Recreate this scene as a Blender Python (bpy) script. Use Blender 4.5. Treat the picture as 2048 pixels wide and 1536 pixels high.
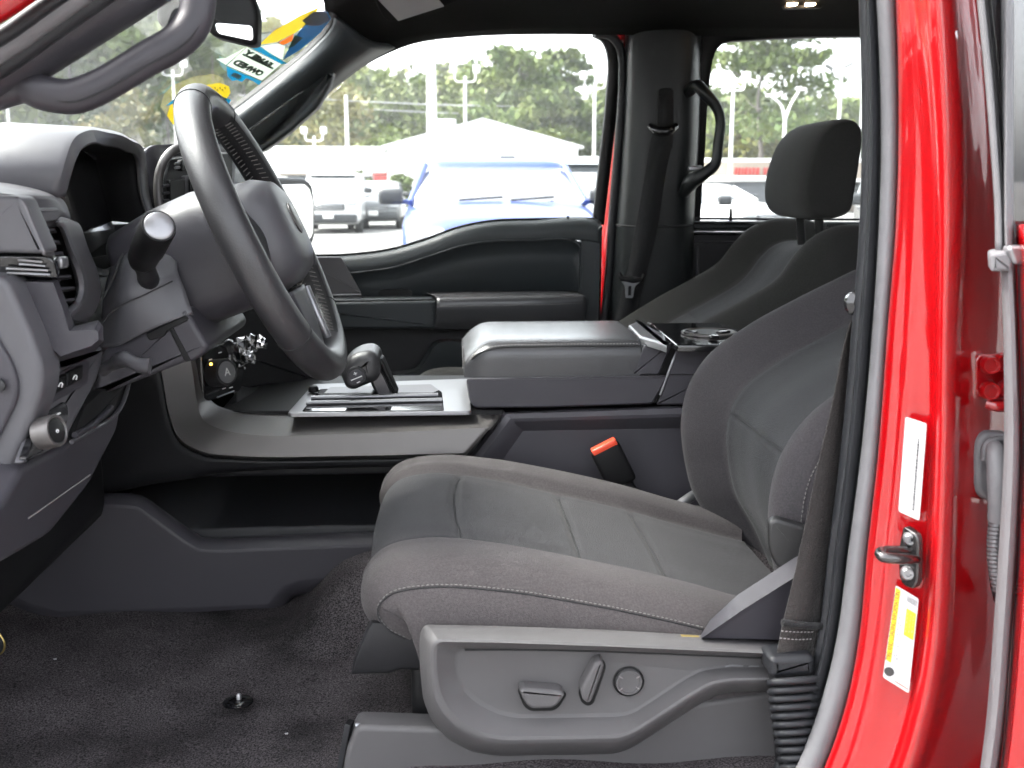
import bpy, bmesh, math, random
import numpy as np
from mathutils import Vector, Matrix
random.seed(7); rng = np.random.default_rng(11)
scene = bpy.context.scene
for o in list(bpy.data.objects): bpy.data.objects.remove(o)

# ------------------------------------------------------------------ camera, sky, sun, exposure
FOC = 2100.0                      # focal length in units of the 2048-wide picture
PITCH = math.atan(398 / FOC); YAW = math.atan(138 / math.hypot(FOC, 398))
CAM = np.array([0.0, 0.0, 1.48])
cF = np.array([math.sin(YAW) * math.cos(PITCH), math.cos(YAW) * math.cos(PITCH), -math.sin(PITCH)])
cR = np.array([math.cos(YAW), -math.sin(YAW), 0.0]); cU = np.cross(cR, cF)
cam = bpy.data.cameras.new('camera'); cam_ob = bpy.data.objects.new('camera', cam); scene.collection.objects.link(cam_ob)
cam.sensor_width = 36; cam.lens = 36 * FOC / 2048; cam.clip_start = 0.02; cam.clip_end = 3000
cam_ob.location = CAM; cam_ob.rotation_euler = (math.pi / 2 - PITCH, 0, -YAW)
cam.dof.use_dof = True; cam.dof.focus_distance = 1.32; cam.dof.aperture_fstop = 10
scene.camera = cam_ob
w = bpy.data.worlds.new('World'); scene.world = w; w.use_nodes = True
nt = w.node_tree; bg = nt.nodes['Background']
sky = nt.nodes.new('ShaderNodeTexSky'); sky.sky_type = 'NISHITA'; sky.sun_disc = False
SUN_EL, SUN_AZ = math.radians(55), math.radians(285)
sky.sun_elevation = SUN_EL; sky.sun_rotation = SUN_AZ; sky.air_density = 1.0; sky.dust_density = 4.0; sky.ozone_density = 1.0
hs = nt.nodes.new('ShaderNodeHueSaturation'); hs.inputs['Saturation'].default_value = 0.22   # overcast: nearly colourless
nt.links.new(sky.outputs[0], hs.inputs['Color']); nt.links.new(hs.outputs[0], bg.inputs[0]); bg.inputs[1].default_value = 0.15
sun = bpy.data.lights.new('sun', 'SUN'); sun.energy = 1.3; sun.angle = math.radians(14); sun.color = (1, 0.96, 0.9)
sun_ob = bpy.data.objects.new('sun', sun); scene.collection.objects.link(sun_ob)
sd = Vector((math.sin(SUN_AZ) * math.cos(SUN_EL), math.cos(SUN_AZ) * math.cos(SUN_EL), math.sin(SUN_EL)))
sun_ob.rotation_euler = sd.to_track_quat('Z', 'Y').to_euler()
scene.view_settings.view_transform = 'Standard'; scene.view_settings.look = 'None'; scene.view_settings.gamma = 1
scene.view_settings.exposure = 3.15
scene.view_settings.use_curve_mapping = False
scene.render.engine = 'CYCLES'; scene.cycles.use_denoising = True; scene.cycles.max_bounces = 8
scene.cycles.use_adaptive_sampling = True; scene.cycles.adaptive_threshold = 0.03; scene.cycles.diffuse_bounces = 4; scene.cycles.glossy_bounces = 3; scene.cycles.transparent_max_bounces = 14
scene.cycles.sample_clamp_indirect = 8; scene.cycles.caustics_reflective = False; scene.cycles.caustics_refractive = False

# ------------------------------------------------------------------ helpers
def A(x, y, Y):
    "point of the place seen at pixel (x, y) of the photograph, on the upright plane at depth Y"
    d = cF * FOC + cR * (x - 1024) + cU * (768 - y)
    return CAM + d * (Y / d[1])
def B(x, y, z):
    "the same on the level plane at height z"
    d = cF * FOC + cR * (x - 1024) + cU * (768 - y)
    return CAM + d * ((z - CAM[2]) / d[2])
def D(x, y, X0=-0.36, k=0.0):
    "the same on a plane facing the rear of the cab, X = X0 + k (z - 1.25)"
    d = cF * FOC + cR * (x - 1024) + cU * (768 - y)
    return CAM + d * ((X0 + k * (CAM[2] - 1.25) - CAM[0]) / (d[0] - k * d[2]))
def DD(l, X0=-0.36, k=0.0): return [D(x, y, X0, k) for x, y in l]
def AA(l, Y=None): return [A(*p) if len(p) == 3 else A(p[0], p[1], Y) for p in l]

MATS = {}
def mat(name, col, rough=0.5, metal=0.0, bump=None, var=0.0, vscale=30, coat=0.0, spec=0.5, sheen=0.0, emit=None, detail=4, aniso=None, speck=None):
    m = bpy.data.materials.new(name); m.use_nodes = True; t = m.node_tree; b = t.nodes['Principled BSDF']
    b.inputs['Base Color'].default_value = (*col, 1); b.inputs['Roughness'].default_value = rough; b.inputs['Metallic'].default_value = metal
    b.inputs['Specular IOR Level'].default_value = spec; b.inputs['Coat Weight'].default_value = coat; b.inputs['Coat Roughness'].default_value = 0.03
    b.inputs['Sheen Weight'].default_value = sheen; b.inputs['Sheen Roughness'].default_value = 0.5
    tc = t.nodes.new('ShaderNodeTexCoord')
    if var:
        n = t.nodes.new('ShaderNodeTexNoise'); n.inputs['Scale'].default_value = vscale; n.inputs['Detail'].default_value = detail
        r = t.nodes.new('ShaderNodeValToRGB'); r.color_ramp.elements[0].position = 0.3; r.color_ramp.elements[1].position = 0.72
        r.color_ramp.elements[0].color = (*[c * (1 - var) for c in col], 1); r.color_ramp.elements[1].color = (*[min(1, c * (1 + var)) for c in col], 1)
        t.links.new(tc.outputs['Object'], n.inputs['Vector']); t.links.new(n.outputs['Fac'], r.inputs['Fac'])
        out = r.outputs['Color']
        if speck:
            n2 = t.nodes.new('ShaderNodeTexNoise'); n2.inputs['Scale'].default_value = speck[0]; n2.inputs['Detail'].default_value = 2
            r2 = t.nodes.new('ShaderNodeValToRGB'); r2.color_ramp.elements[0].position = 0.35; r2.color_ramp.elements[1].position = 0.7
            r2.color_ramp.elements[0].color = (1 - speck[1],) * 3 + (1,); r2.color_ramp.elements[1].color = (1 + speck[1],) * 3 + (1,)
            mx = t.nodes.new('ShaderNodeMix'); mx.data_type = 'RGBA'; mx.blend_type = 'MULTIPLY'; mx.inputs['Factor'].default_value = 1
            t.links.new(tc.outputs['Object'], n2.inputs['Vector']); t.links.new(n2.outputs['Fac'], r2.inputs['Fac'])
            t.links.new(out, mx.inputs['A']); t.links.new(r2.outputs['Color'], mx.inputs['B']); out = mx.outputs['Result']
        t.links.new(out, b.inputs['Base Color'])
    if bump:
        n = t.nodes.new('ShaderNodeTexNoise'); n.inputs['Scale'].default_value = bump[0]; n.inputs['Detail'].default_value = 3
        bp = t.nodes.new('ShaderNodeBump'); bp.inputs['Strength'].default_value = bump[1]; bp.inputs['Distance'].default_value = bump[2] if len(bump) > 2 else 0.001
        t.links.new(tc.outputs['Object'], n.inputs['Vector']); t.links.new(n.outputs['Fac'], bp.inputs['Height']); t.links.new(bp.outputs['Normal'], b.inputs['Normal'])
    if emit: b.inputs['Emission Color'].default_value = (*emit[0], 1); b.inputs['Emission Strength'].default_value = emit[1]
    MATS[name] = m; return m
def weave(name, col, scale, strength, rough=0.85, var=0.06):
    m = mat(name, col, rough, var=var, vscale=18, spec=0.2, sheen=0.06, speck=(480, 0.22)); t = m.node_tree; b = t.nodes['Principled BSDF']
    tc = t.nodes.new('ShaderNodeTexCoord'); hts = []
    v = t.nodes.new('ShaderNodeTexVoronoi'); v.inputs['Scale'].default_value = scale; t.links.new(tc.outputs['Object'], v.inputs['Vector'])
    bp = t.nodes.new('ShaderNodeBump'); bp.inputs['Strength'].default_value = strength; bp.inputs['Distance'].default_value = 0.0008
    n = t.nodes.new('ShaderNodeTexNoise'); n.inputs['Scale'].default_value = 9; n.inputs['Detail'].default_value = 2; t.links.new(tc.outputs['Object'], n.inputs['Vector'])
    bp2 = t.nodes.new('ShaderNodeBump'); bp2.inputs['Strength'].default_value = 0.10; bp2.inputs['Distance'].default_value = 0.012
    t.links.new(v.outputs['Distance'], bp.inputs['Height']); t.links.new(n.outputs['Fac'], bp2.inputs['Height'])
    t.links.new(bp2.outputs['Normal'], bp.inputs['Normal']); t.links.new(bp.outputs['Normal'], b.inputs['Normal'])
    return m
def glassmat(name, tint=(1, 1, 1), gloss=1.0):
    m = bpy.data.materials.new(name); m.use_nodes = True; t = m.node_tree; t.nodes.clear()
    o = t.nodes.new('ShaderNodeOutputMaterial'); mx = t.nodes.new('ShaderNodeMixShader'); tr = t.nodes.new('ShaderNodeBsdfTransparent'); g = t.nodes.new('ShaderNodeBsdfGlossy')
    fr = t.nodes.new('ShaderNodeFresnel'); fr.inputs['IOR'].default_value = 1.45; g.inputs['Roughness'].default_value = 0.02
    ml = t.nodes.new('ShaderNodeMath'); ml.operation = 'MULTIPLY'; ml.inputs[1].default_value = gloss
    tr.inputs[0].default_value = (*tint, 1); t.links.new(fr.outputs[0], ml.inputs[0]); t.links.new(ml.outputs[0], mx.inputs[0])
    t.links.new(tr.outputs[0], mx.inputs[1]); t.links.new(g.outputs[0], mx.inputs[2]); t.links.new(mx.outputs[0], o.inputs[0]); MATS[name] = m; return m

mat('plastic', (0.0305, 0.0288, 0.0345), 0.46, spec=0.35, bump=(900, 0.25, 0.0006), var=0.05, vscale=6)
mat('plastic_light', (0.0615, 0.0603, 0.0664), 0.42, spec=0.35, bump=(900, 0.2, 0.0005), var=0.05, vscale=5)
mat('pillar_plastic', (0.0072, 0.0087, 0.0093), 0.38, bump=(700, 0.2, 0.0006), spec=0.35)
mat('console_plastic', (0.0460, 0.0440, 0.0510), 0.46, spec=0.35, bump=(900, 0.25, 0.0006), var=0.05, vscale=6)
mat('plastic_dark', (0.0121, 0.0121, 0.0138), 0.5, spec=0.35, bump=(900, 0.25, 0.0006), var=0.06, vscale=6)
mat('plastic_black', (0.0050, 0.0050, 0.0055), 0.5, spec=0.2)
mat('gloss_black', (0.006, 0.006, 0.007), 0.09, coat=0.3)
mat('door_plastic', (0.0211, 0.0252, 0.0275), 0.42, spec=0.35, bump=(700, 0.2, 0.0006), var=0.06, vscale=5)
mat('shield_plastic', (0.0605, 0.0582, 0.0599), 0.55, spec=0.35, bump=(1400, 0.5, 0.0006), var=0.05, vscale=7)
mat('satin', (0.105, 0.099, 0.097), 0.40, metal=0.6, var=0.04, vscale=3)
mat('satin_dark', (0.10, 0.095, 0.10), 0.36, metal=0.7, var=0.05, vscale=3)
mat('silver', (0.23, 0.23, 0.24), 0.33, metal=0.7)
mat('chrome', (0.85, 0.85, 0.86), 0.07, metal=1.0)
mat('dark_steel', (0.09, 0.085, 0.085), 0.25, metal=0.9)
mat('bolt_steel', (0.28, 0.28, 0.29), 0.35, metal=0.8)
mat('rubber', (0.1115, 0.1098, 0.1155), 0.55, spec=0.35, bump=(600, 0.3, 0.0006), var=0.08, vscale=14)
mat('rubber_dark', (0.0121, 0.0127, 0.0149), 0.5, spec=0.3)
mat('red_paint', (0.245, 0.0009, 0.0026), 0.32, coat=1.0, spec=0.12, var=0.03, vscale=3); MATS['red_paint'].node_tree.nodes['Principled BSDF'].inputs['Coat IOR'].default_value = 1.62
mat('leather', (0.0234, 0.0229, 0.0248), 0.40, bump=(420, 0.3, 0.0008), var=0.06, vscale=8)
mat('leather_dark', (0.0066, 0.0066, 0.0072), 0.5, bump=(420, 0.3, 0.0008))
mat('leather_pad', (0.0420, 0.0420, 0.0450), 0.27, bump=(500, 0.35, 0.0008), var=0.05, vscale=8)
weave('bolster_fabric', (0.0415, 0.0370, 0.0382), 900, 0.35)
weave('insert_fabric', (0.0270, 0.0264, 0.0285), 620, 0.6)
weave('back_fabric', (0.0270, 0.0247, 0.0275), 900, 0.35)
weave('back_insert', (0.0205, 0.0213, 0.0235), 620, 0.55)
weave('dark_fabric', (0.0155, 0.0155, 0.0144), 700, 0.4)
mat('headliner_fabric', (0.0050, 0.0046, 0.0042), 0.95, bump=(600, 0.3, 0.0008), spec=0.05)
weave('webbing', (0.0198, 0.0170, 0.0164), 520, 1.0, 0.7)
weave('webbing_dark', (0.0112, 0.0112, 0.0120), 520, 0.8, 0.7)
mat('carpet', (0.0485, 0.0433, 0.0456), 0.95, bump=(700, 0.6, 0.0025), var=0.75, vscale=6.5, detail=6, spec=0.08, speck=(520, 0.8))
mat('lace_thread', (0.13, 0.12, 0.115), 0.8)
mat('thread', (0.1134, 0.1080, 0.1053), 0.8)
mat('thread_dark', (0.16, 0.15, 0.15), 0.8)
mat('seam', (0.012, 0.012, 0.013), 0.9)
mat('paper', (0.3690, 0.3690, 0.3690), 0.5, var=0.03, vscale=60)
mat('paper_print', (0.1500, 0.1500, 0.1550), 0.6)
mat('ink', (0.02, 0.02, 0.02), 0.6)
mat('yellow_label', (0.85, 0.52, 0.01), 0.5)
mat('buckle_red', (0.75, 0.07, 0.03), 0.4)
mat('amber', (0.9, 0.35, 0.02), 0.4, emit=((1, 0.45, 0.05), 1.5))
mat('white_mark', (0.7, 0.7, 0.7), 0.5)
mat('lamp', (1, 0.9, 0.75), 0.4, emit=((1, 0.72, 0.45), 9))
mat('mirror', (0.9, 0.9, 0.9), 0.01, metal=1.0)
mat('brass', (0.45, 0.34, 0.12), 0.4, metal=0.9)
mat('sticker_teal', (0.0000, 0.1320, 0.1848), 0.5); mat('sticker_blue', (0.0165, 0.0660, 0.1089), 0.5); mat('sticker_yellow', (0.2376, 0.2046, 0.0330), 0.5)
mat('sticker_orange', (0.2574, 0.1089, 0.0132), 0.5); mat('sticker_green', (0.0066, 0.0363, 0.0165), 0.5); mat('sticker_white', (0.2376, 0.2574, 0.2376), 0.5); mat('sticker_grey', (0.1056, 0.1122, 0.1386), 0.5)
mat('sticker_cream', (0.2640, 0.2376, 0.1188), 0.5)
def backlit(n):
    t = MATS[n].node_tree; b = t.nodes['Principled BSDF']; o = t.nodes['Material Output']; c = b.inputs['Base Color'].default_value; tr = t.nodes.new('ShaderNodeBsdfTranslucent'); tr.inputs[0].default_value = tuple(min(1, v * 2.2) for v in c[:3]) + (1,)
    mx = t.nodes.new('ShaderNodeMixShader'); mx.inputs[0].default_value = 0.6; t.links.new(b.outputs[0], mx.inputs[1]); t.links.new(tr.outputs[0], mx.inputs[2]); t.links.new(mx.outputs[0], o.inputs[0])
for n_ in ('sticker_teal', 'sticker_blue', 'sticker_yellow', 'sticker_orange', 'sticker_green', 'sticker_white', 'sticker_grey', 'sticker_cream'): backlit(n_)
glassmat('glass', (0.95, 0.97, 0.96), 0.3); glassmat('windshield_glass', (0.95, 0.97, 0.96), 0.25); glassmat('tinted_glass', (0.12, 0.13, 0.17), 5.0)
glassmat('clear_plastic', (0.9, 0.9, 0.9), 3.0)

ROOT_LOC = Vector((0.2, 1.68, 0.0))
truck = bpy.data.objects.new('pickup_truck', None); scene.collection.objects.link(truck); truck.location = ROOT_LOC; truck.empty_display_size = 0.3
truck['label'] = 'red pickup truck seen through its open driver door, grey cloth cab'; truck['category'] = 'pickup truck'
def tag(o, label, cat=None, group=None, kind=None):
    if label: o['label'] = label
    if cat: o['category'] = cat
    if group: o['group'] = group
    if kind: o['kind'] = kind
    return o
def setp(o, parent):
    if parent is None: return
    o.parent = parent
    if parent is truck: o.matrix_parent_inverse = Matrix.Translation(-ROOT_LOC)
def empty(name, parent=truck, label=None, loc=None):
    o = bpy.data.objects.new(name, None); scene.collection.objects.link(o); o.empty_display_size = 0.05
    setp(o, parent)
    if loc is not None: o.location = loc
    if label: o['label'] = label
    return o
def mk(name, verts, faces, m, parent=truck, smooth=True, angle=38, midx=None, label=None, face_cam=False):
    me = bpy.data.meshes.new(name)
    me.from_pydata([tuple(map(float, v)) for v in verts], [], [tuple(f) for f in faces]); me.validate(); me.update()
    for k in (m if isinstance(m, (list, tuple)) else [m]): me.materials.append(MATS[k])
    if midx is not None: me.polygons.foreach_set('material_index', midx)
    if face_cam:
        acc = 0.0
        for p in me.polygons: acc += p.area * p.normal.dot(Vector(CAM) - p.center)
        if acc < 0: me.flip_normals()
    if smooth:
        me.polygons.foreach_set('use_smooth', [True] * len(me.polygons))
        if angle < 170: me.set_sharp_from_angle(angle=math.radians(angle))
    o = bpy.data.objects.new(name, me); scene.collection.objects.link(o); setp(o, parent)
    if label: o['label'] = label
    return o
def cr(pts, n, closed=False):
    "Catmull-Rom resampling of a polyline by chord length"
    p = np.array(pts, float)
    if closed: p = np.vstack([p[-1], p, p[0], p[1]])
    else: p = np.vstack([2 * p[0] - p[1], p, 2 * p[-1] - p[-2]])
    seg = np.linalg.norm(np.diff(p[1:-1], axis=0), axis=1); t = np.concatenate([[0], np.cumsum(seg)]); 
    q = np.linspace(0, t[-1], n + (1 if closed else 0))[: n]
    out = []
    for s in q:
        i = min(max(np.searchsorted(t, s, 'right') - 1, 0), len(seg) - 1); u = (s - t[i]) / max(seg[i], 1e-12)
        a, b, c, d = p[i], p[i + 1], p[i + 2], p[i + 3]
        la = max(np.linalg.norm(b - a), 1e-9); lb = max(seg[i], 1e-9); lc = max(np.linalg.norm(d - c), 1e-9)
        m1 = (c - b) * 0.5 + (b - a) * 0.5 * lb / la; m2 = (c - b) * 0.5 + (d - c) * 0.5 * lb / lc
        out.append((2 * u**3 - 3 * u**2 + 1) * b + (u**3 - 2 * u**2 + u) * m1 + (-2 * u**3 + 3 * u**2) * c + (u**3 - u**2) * m2)
    return np.array(out)
def grid_faces(nu, nv, cu=False):
    f = []
    for i in range(nu if cu else nu - 1):
        for j in range(nv - 1): f.append((i * nv + j, ((i + 1) % nu) * nv + j, ((i + 1) % nu) * nv + j + 1, i * nv + j + 1))
    return f
def loft(name, rows, m, parent=truck, nu=40, nv=None, Y=None, thick=0.0, lin=False, raw=False, angle=50, label=None):
    "surface through rows of (x, y, depth) traces; nv samples across the rows (None keeps the rows as facets)"
    R3 = [cr(r if raw else AA(r, Y), nu) if not lin else np.array([r_ for r_ in cr_lin(r if raw else AA(r, Y), nu)]) for r in rows]
    G = np.array(R3)
    if nv: G = np.stack([cr(G[:, i], nv) for i in range(nu)], axis=1)
    nr = G.shape[0]
    o = mk(name, G.reshape(-1, 3), grid_faces(nr, nu), m, parent, angle=angle, face_cam=True, label=label)
    if thick: sm = o.modifiers.new('thickness', 'SOLIDIFY'); sm.thickness = thick; sm.offset = -1
    return o
def cr_lin(pts, n):
    p = np.array(pts, float); t = np.concatenate([[0], np.cumsum(np.linalg.norm(np.diff(p, axis=0), axis=1))]); q = np.linspace(0, t[-1], n)
    return np.stack([np.interp(q, t, p[:, k]) for k in range(3)], 1)
def basis(p):
    c = p.mean(0); u, s, vt = np.linalg.svd(p - c); n = vt[2]
    if np.dot(n, CAM - c) < 0: n = -n
    ax = vt[0]; ay = np.cross(n, ax); return c, ax, ay, n
def rnd2(q, r, seg=5):
    "round the corners of a 2-D outline"
    out = []; N = len(q)
    for i in range(N):
        p, a, b = q[i], q[i - 1], q[(i + 1) % N]; va, vb = a - p, b - p; la, lb = np.linalg.norm(va), np.linalg.norm(vb)
        d = min(r, la * 0.48, lb * 0.48)
        if d < 1e-6: out.append(p); continue
        s, e = p + va / la * d, p + vb / lb * d
        for k in range(seg + 1): u = k / seg; out.append((1 - u)**2 * s + 2 * u * (1 - u) * p + u * u * e)
    return np.array(out)
def inset2(q, d):
    N = len(q); area = 0.5 * sum(q[i][0] * q[(i + 1) % N][1] - q[(i + 1) % N][0] * q[i][1] for i in range(N)); s = 1 if area > 0 else -1
    out = []
    for i in range(N):
        a, p, b = q[i - 1], q[i], q[(i + 1) % N]; e1 = p - a; e2 = b - p
        n1 = np.array([-e1[1], e1[0]]) * s; n2 = np.array([-e2[1], e2[0]]) * s
        n1 /= max(np.linalg.norm(n1), 1e-12); n2 /= max(np.linalg.norm(n2), 1e-12)
        n = n1 + n2; L = np.linalg.norm(n); n = n / max(L, 1e-9); k = 1 / max(0.45, np.dot(n, n1)); out.append(p + n * d * k)
    return np.array(out)
def plate(name, pts, m, parent=truck, d=0.01, r=0.004, b=0.0015, Y=None, raw=False, push=0.0, smooth_path=0, label=None, seg=3):
    "rounded slab whose near face has the given outline; d = real thickness, b = edge radius"
    p = np.array(pts if raw else AA(pts, Y), float); c, ax, ay, n = basis(p); c = c + n * push
    q = np.stack([(p - c) @ ax, (p - c) @ ay], 1)
    if smooth_path: q = cr(q, smooth_path, closed=True)
    elif r > 0: q = rnd2(q, r)
    rings = [(q, -d)]
    b = min(b, d * 0.9)
    for k in range(seg + 1):
        a = math.pi / 2 * k / seg; rings.append((inset2(q, b * (1 - math.cos(a))), -b * (1 - math.sin(a))))
    rings.append((inset2(q, b * 1.25), 0.0))
    N = len(q); V = []; F = []
    for qq, h in rings:
        for x in qq: V.append(c + ax * x[0] + ay * x[1] + n * h)
    for k in range(len(rings) - 1):
        for i in range(N): F.append((k * N + i, k * N + (i + 1) % N, (k + 1) * N + (i + 1) % N, (k + 1) * N + i))
    F.append(tuple(range((len(rings) - 1) * N, len(rings) * N))); F.append(tuple(reversed(range(N))))
    return mk(name, V, F, m, parent, angle=40, face_cam=True, label=label)
def rings(name, rr, m, parent=truck, cap=True, cap0=False, raw=False, smooth_n=0, angle=45, label=None, midx=None, per=False, r=0):
    "loft of closed rings [(points, Y)] ; last ring capped"
    G = []
    for pts, Y in rr:
        p = np.array(pts if raw else AA(pts, Y), float)
        if smooth_n: p = cr(p, smooth_n, closed=True)
        G.append(p)
    N = len(G[0]); V = np.vstack(G); F = []
    for k in range(len(G) - 1):
        for i in range(N): F.append((k * N + i, k * N + (i + 1) % N, (k + 1) * N + (i + 1) % N, (k + 1) * N + i))
    if cap: F.append(tuple(range((len(G) - 1) * N, len(G) * N)))
    if cap0: F.append(tuple(reversed(range(N))))
    return mk(name, V, F, m, parent, angle=angle, face_cam=True, label=label, midx=midx)
def tube(name, pts, r, m, parent=truck, Y=None, raw=False, n=24, seg=8, closed=False, smooth=True, label=None, squash=None):
    p = np.array(pts if raw else AA(pts, Y), float)
    if smooth: p = cr(p, n, closed)
    N = len(p); rad = np.interp(np.linspace(0, 1, N), np.linspace(0, 1, len(r)), r) if isinstance(r, (list, tuple)) else np.full(N, r)
    V = []; up = np.array([0.13, 0.21, 0.97]); prev = None
    for i in range(N):
        t = p[(i + 1) % N] - p[i - 1] if closed else p[min(i + 1, N - 1)] - p[max(i - 1, 0)]
        t = t / max(np.linalg.norm(t), 1e-12)
        a = (prev if prev is not None else up); a = a - t * np.dot(a, t)
        if np.linalg.norm(a) < 1e-6: a = np.cross(t, [1, 0, 0])
        a /= np.linalg.norm(a); prev = a; bb = np.cross(t, a)
        for k in range(seg):
            an = 2 * math.pi * k / seg; ca, sa = math.cos(an), math.sin(an)
            o = (a * ca + bb * sa) * rad[i]
            if squash is not None: s = np.array(squash[0]); o = o - s * np.dot(o, s) * (1 - squash[1])
            V.append(p[i] + o)
    F = []
    for i in range(N if closed else N - 1):
        for k in range(seg): F.append((i * seg + k, ((i + 1) % N) * seg + k, ((i + 1) % N) * seg + (k + 1) % seg, i * seg + (k + 1) % seg))
    if not closed: F.append(tuple(reversed(range(seg)))); F.append(tuple(range((N - 1) * seg, N * seg)))
    return mk(name, V, F, m, parent, angle=60, label=label)
def rbox(name, c, s, m, parent=truck, r=0.01, seg=3, rot=None, label=None, angle=60):
    bm = bmesh.new(); bmesh.ops.create_cube(bm, size=1)
    for v in bm.verts: v.co = Vector((v.co.x * s[0], v.co.y * s[1], v.co.z * s[2]))
    if r > 0: bmesh.ops.bevel(bm, geom=bm.edges[:], offset=min(r, min(s) * 0.49), segments=seg, affect='EDGES', profile=0.5)
    M = (rot if rot is not None else Matrix()).to_4x4(); M = Matrix.Translation(Vector([float(x) for x in c])) @ M
    bmesh.ops.transform(bm, matrix=M, verts=bm.verts[:])
    me = bpy.data.meshes.new(name); bm.to_mesh(me); bm.free(); me.materials.append(MATS[m])
    me.polygons.foreach_set('use_smooth', [True] * len(me.polygons)); me.set_sharp_from_angle(angle=math.radians(angle))
    o = bpy.data.objects.new(name, me); scene.collection.objects.link(o); setp(o, parent)
    if label: o['label'] = label
    return o
def disc(name, c, ax, prof, m, parent=truck, seg=32, label=None, angle=40):
    "turned piece: profile [(radius, height along axis)] round axis ax at c"
    ax = np.array(ax, float); ax /= np.linalg.norm(ax); a = np.cross(ax, [0.0, 0.0, 1.0]) 
    if np.linalg.norm(a) < 1e-3: a = np.array([1.0, 0, 0])
    a /= np.linalg.norm(a); b = np.cross(ax, a); V = []; F = []; c = np.array(c, float)
    for (r, h) in prof:
        for k in range(seg): t = 2 * math.pi * k / seg; V.append(c + ax * h + (a * math.cos(t) + b * math.sin(t)) * r)
    for i in range(len(prof) - 1):
        for k in range(seg): F.append((i * seg + k, i * seg + (k + 1) % seg, (i + 1) * seg + (k + 1) % seg, (i + 1) * seg + k))
    F.append(tuple(range((len(prof) - 1) * seg, len(prof) * seg))); F.append(tuple(reversed(range(seg))))
    return mk(name, V, F, m, parent, angle=angle, label=label)
def text(name, body, origin, xdir, ydir, size, m, parent=truck, extrude=0.0004, label=None, bold=0.0, width=None):
    cu = bpy.data.curves.new(name, 'FONT'); cu.body = body; cu.size = size; cu.extrude = extrude; cu.offset = bold; cu.align_x = 'CENTER'; cu.align_y = 'CENTER'
    cu.materials.append(MATS[m]); tmp = bpy.data.objects.new(name, cu); scene.collection.objects.link(tmp)
    dg = bpy.context.evaluated_depsgraph_get(); me = bpy.data.meshes.new_from_object(tmp.evaluated_get(dg)); bpy.data.objects.remove(tmp)
    x = Vector(xdir).normalized(); y = Vector(ydir); y = (y - x * x.dot(y)).normalized(); z = x.cross(y)
    if width:
        xs = [v.co.x for v in me.vertices]; k = width / max(1e-6, max(xs) - min(xs))
    else: k = 1
    M = Matrix(((x.x * k, y.x, z.x, origin[0]), (x.y * k, y.y, z.y, origin[1]), (x.z * k, y.z, z.z, origin[2]), (0, 0, 0, 1)))
    me.transform(M); me.name = name; o = bpy.data.objects.new(name, me); scene.collection.objects.link(o); setp(o, parent)
    if label: o['label'] = label
    return o
def stitches(name, pts, m='thread', parent=None, r=0.0009, step=0.006, Y=None, raw=False, n=200, off=0.0):
    "a row of short thread stitches along a trace, one mesh"
    p = cr(np.array(pts if raw else AA(pts, Y), float), n); L = np.concatenate([[0], np.cumsum(np.linalg.norm(np.diff(p, axis=0), axis=1))])
    V = []; F = []; k = int(L[-1] / step)
    f = lambda s: np.array([np.interp(s, L, p[:, j]) for j in range(3)])
    for i in range(k):
        a, b = f(i * step), f(i * step + step * 0.68); t = b - a; t /= max(np.linalg.norm(t), 1e-9); u = np.cross(t, [0, 1.0, 0.2]); u /= max(np.linalg.norm(u), 1e-9); w_ = np.cross(t, u)
        b0 = len(V)
        for c, rr in ((a, 0.35), (0.5 * (a + b), 1.0), (b, 0.35)):
            for q in range(4): an = math.pi / 2 * q; V.append(c + (u * math.cos(an) + w_ * math.sin(an)) * r * rr)
        for s in range(2):
            for q in range(4): F.append((b0 + s * 4 + q, b0 + s * 4 + (q + 1) % 4, b0 + (s + 1) * 4 + (q + 1) % 4, b0 + (s + 1) * 4 + q))
    o = mk(name, V, F, m, parent, angle=180); o['kind'] = 'stuff'; return o

#GROUNDMARK
# ================================================================== GROUND (setting)
mat('asphalt', (0.17, 0.167, 0.162), 0.9, bump=(40, 0.4, 0.01), var=0.18, vscale=0.6, spec=0.2)
gx = np.linspace(-400, 400, 41); gy = np.linspace(-300, 500, 41)
ground = mk('parking_lot_ground', [(x, y, 0) for x in gx for y in gy], grid_faces(41, 41), 'asphalt', None); ground['kind'] = 'structure'

# ================================================================== TRUCK: shell
P = truck
# roof panel and headliner
hl = [[(676, 172, 2.415), (720, 138, 2.41), (765, 112, 2.405), (830, 87, 2.395), (930, 74, 2.39), (1060, 69, 2.385), (1215, 70, 2.385), (1420, 72, 2.385), (1740, 73, 2.385), (2300, 80, 2.385)]]
base = np.array(AA(hl[0]))
def shift(b, Y, z, k=1.0, x0=None):
    o = b.copy(); o[:, 1] = Y; o[:, 2] = b[:, 2] + (z - b[:, 2]) * k
    if x0 is not None: o[:, 0] = np.linspace(x0, b[-1, 0], len(b)) * 0.65 + b[:, 0] * 0.35; o[0, 0] = x0
    return o
hrows = [base, shift(base, 2.35, 1.825, 0.75, -0.245), shift(base, 2.25, 1.845, 0.95, -0.235), shift(base, 2.0, 1.862, 1, -0.235), shift(base, 1.68, 1.87, 1, -0.235), shift(base, 1.25, 1.862, 1, -0.235), shift(base, 0.98, 1.83, 1, -0.22)]
hd = loft('headliner', hrows, 'headliner_fabric', P, nu=70, nv=40, raw=True, thick=0.01, label='black fabric headliner')
roof = [r.copy() for r in hrows]
for r in roof: r[:, 2] += 0.045
roof[0][:, 1] += 0.06; roof[0][:, 2] -= 0.03; roof[-1][:, 1] -= 0.05
loft('roof_panel', roof, 'red_paint', P, nu=40, nv=20, raw=True, thick=0.004)
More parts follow.
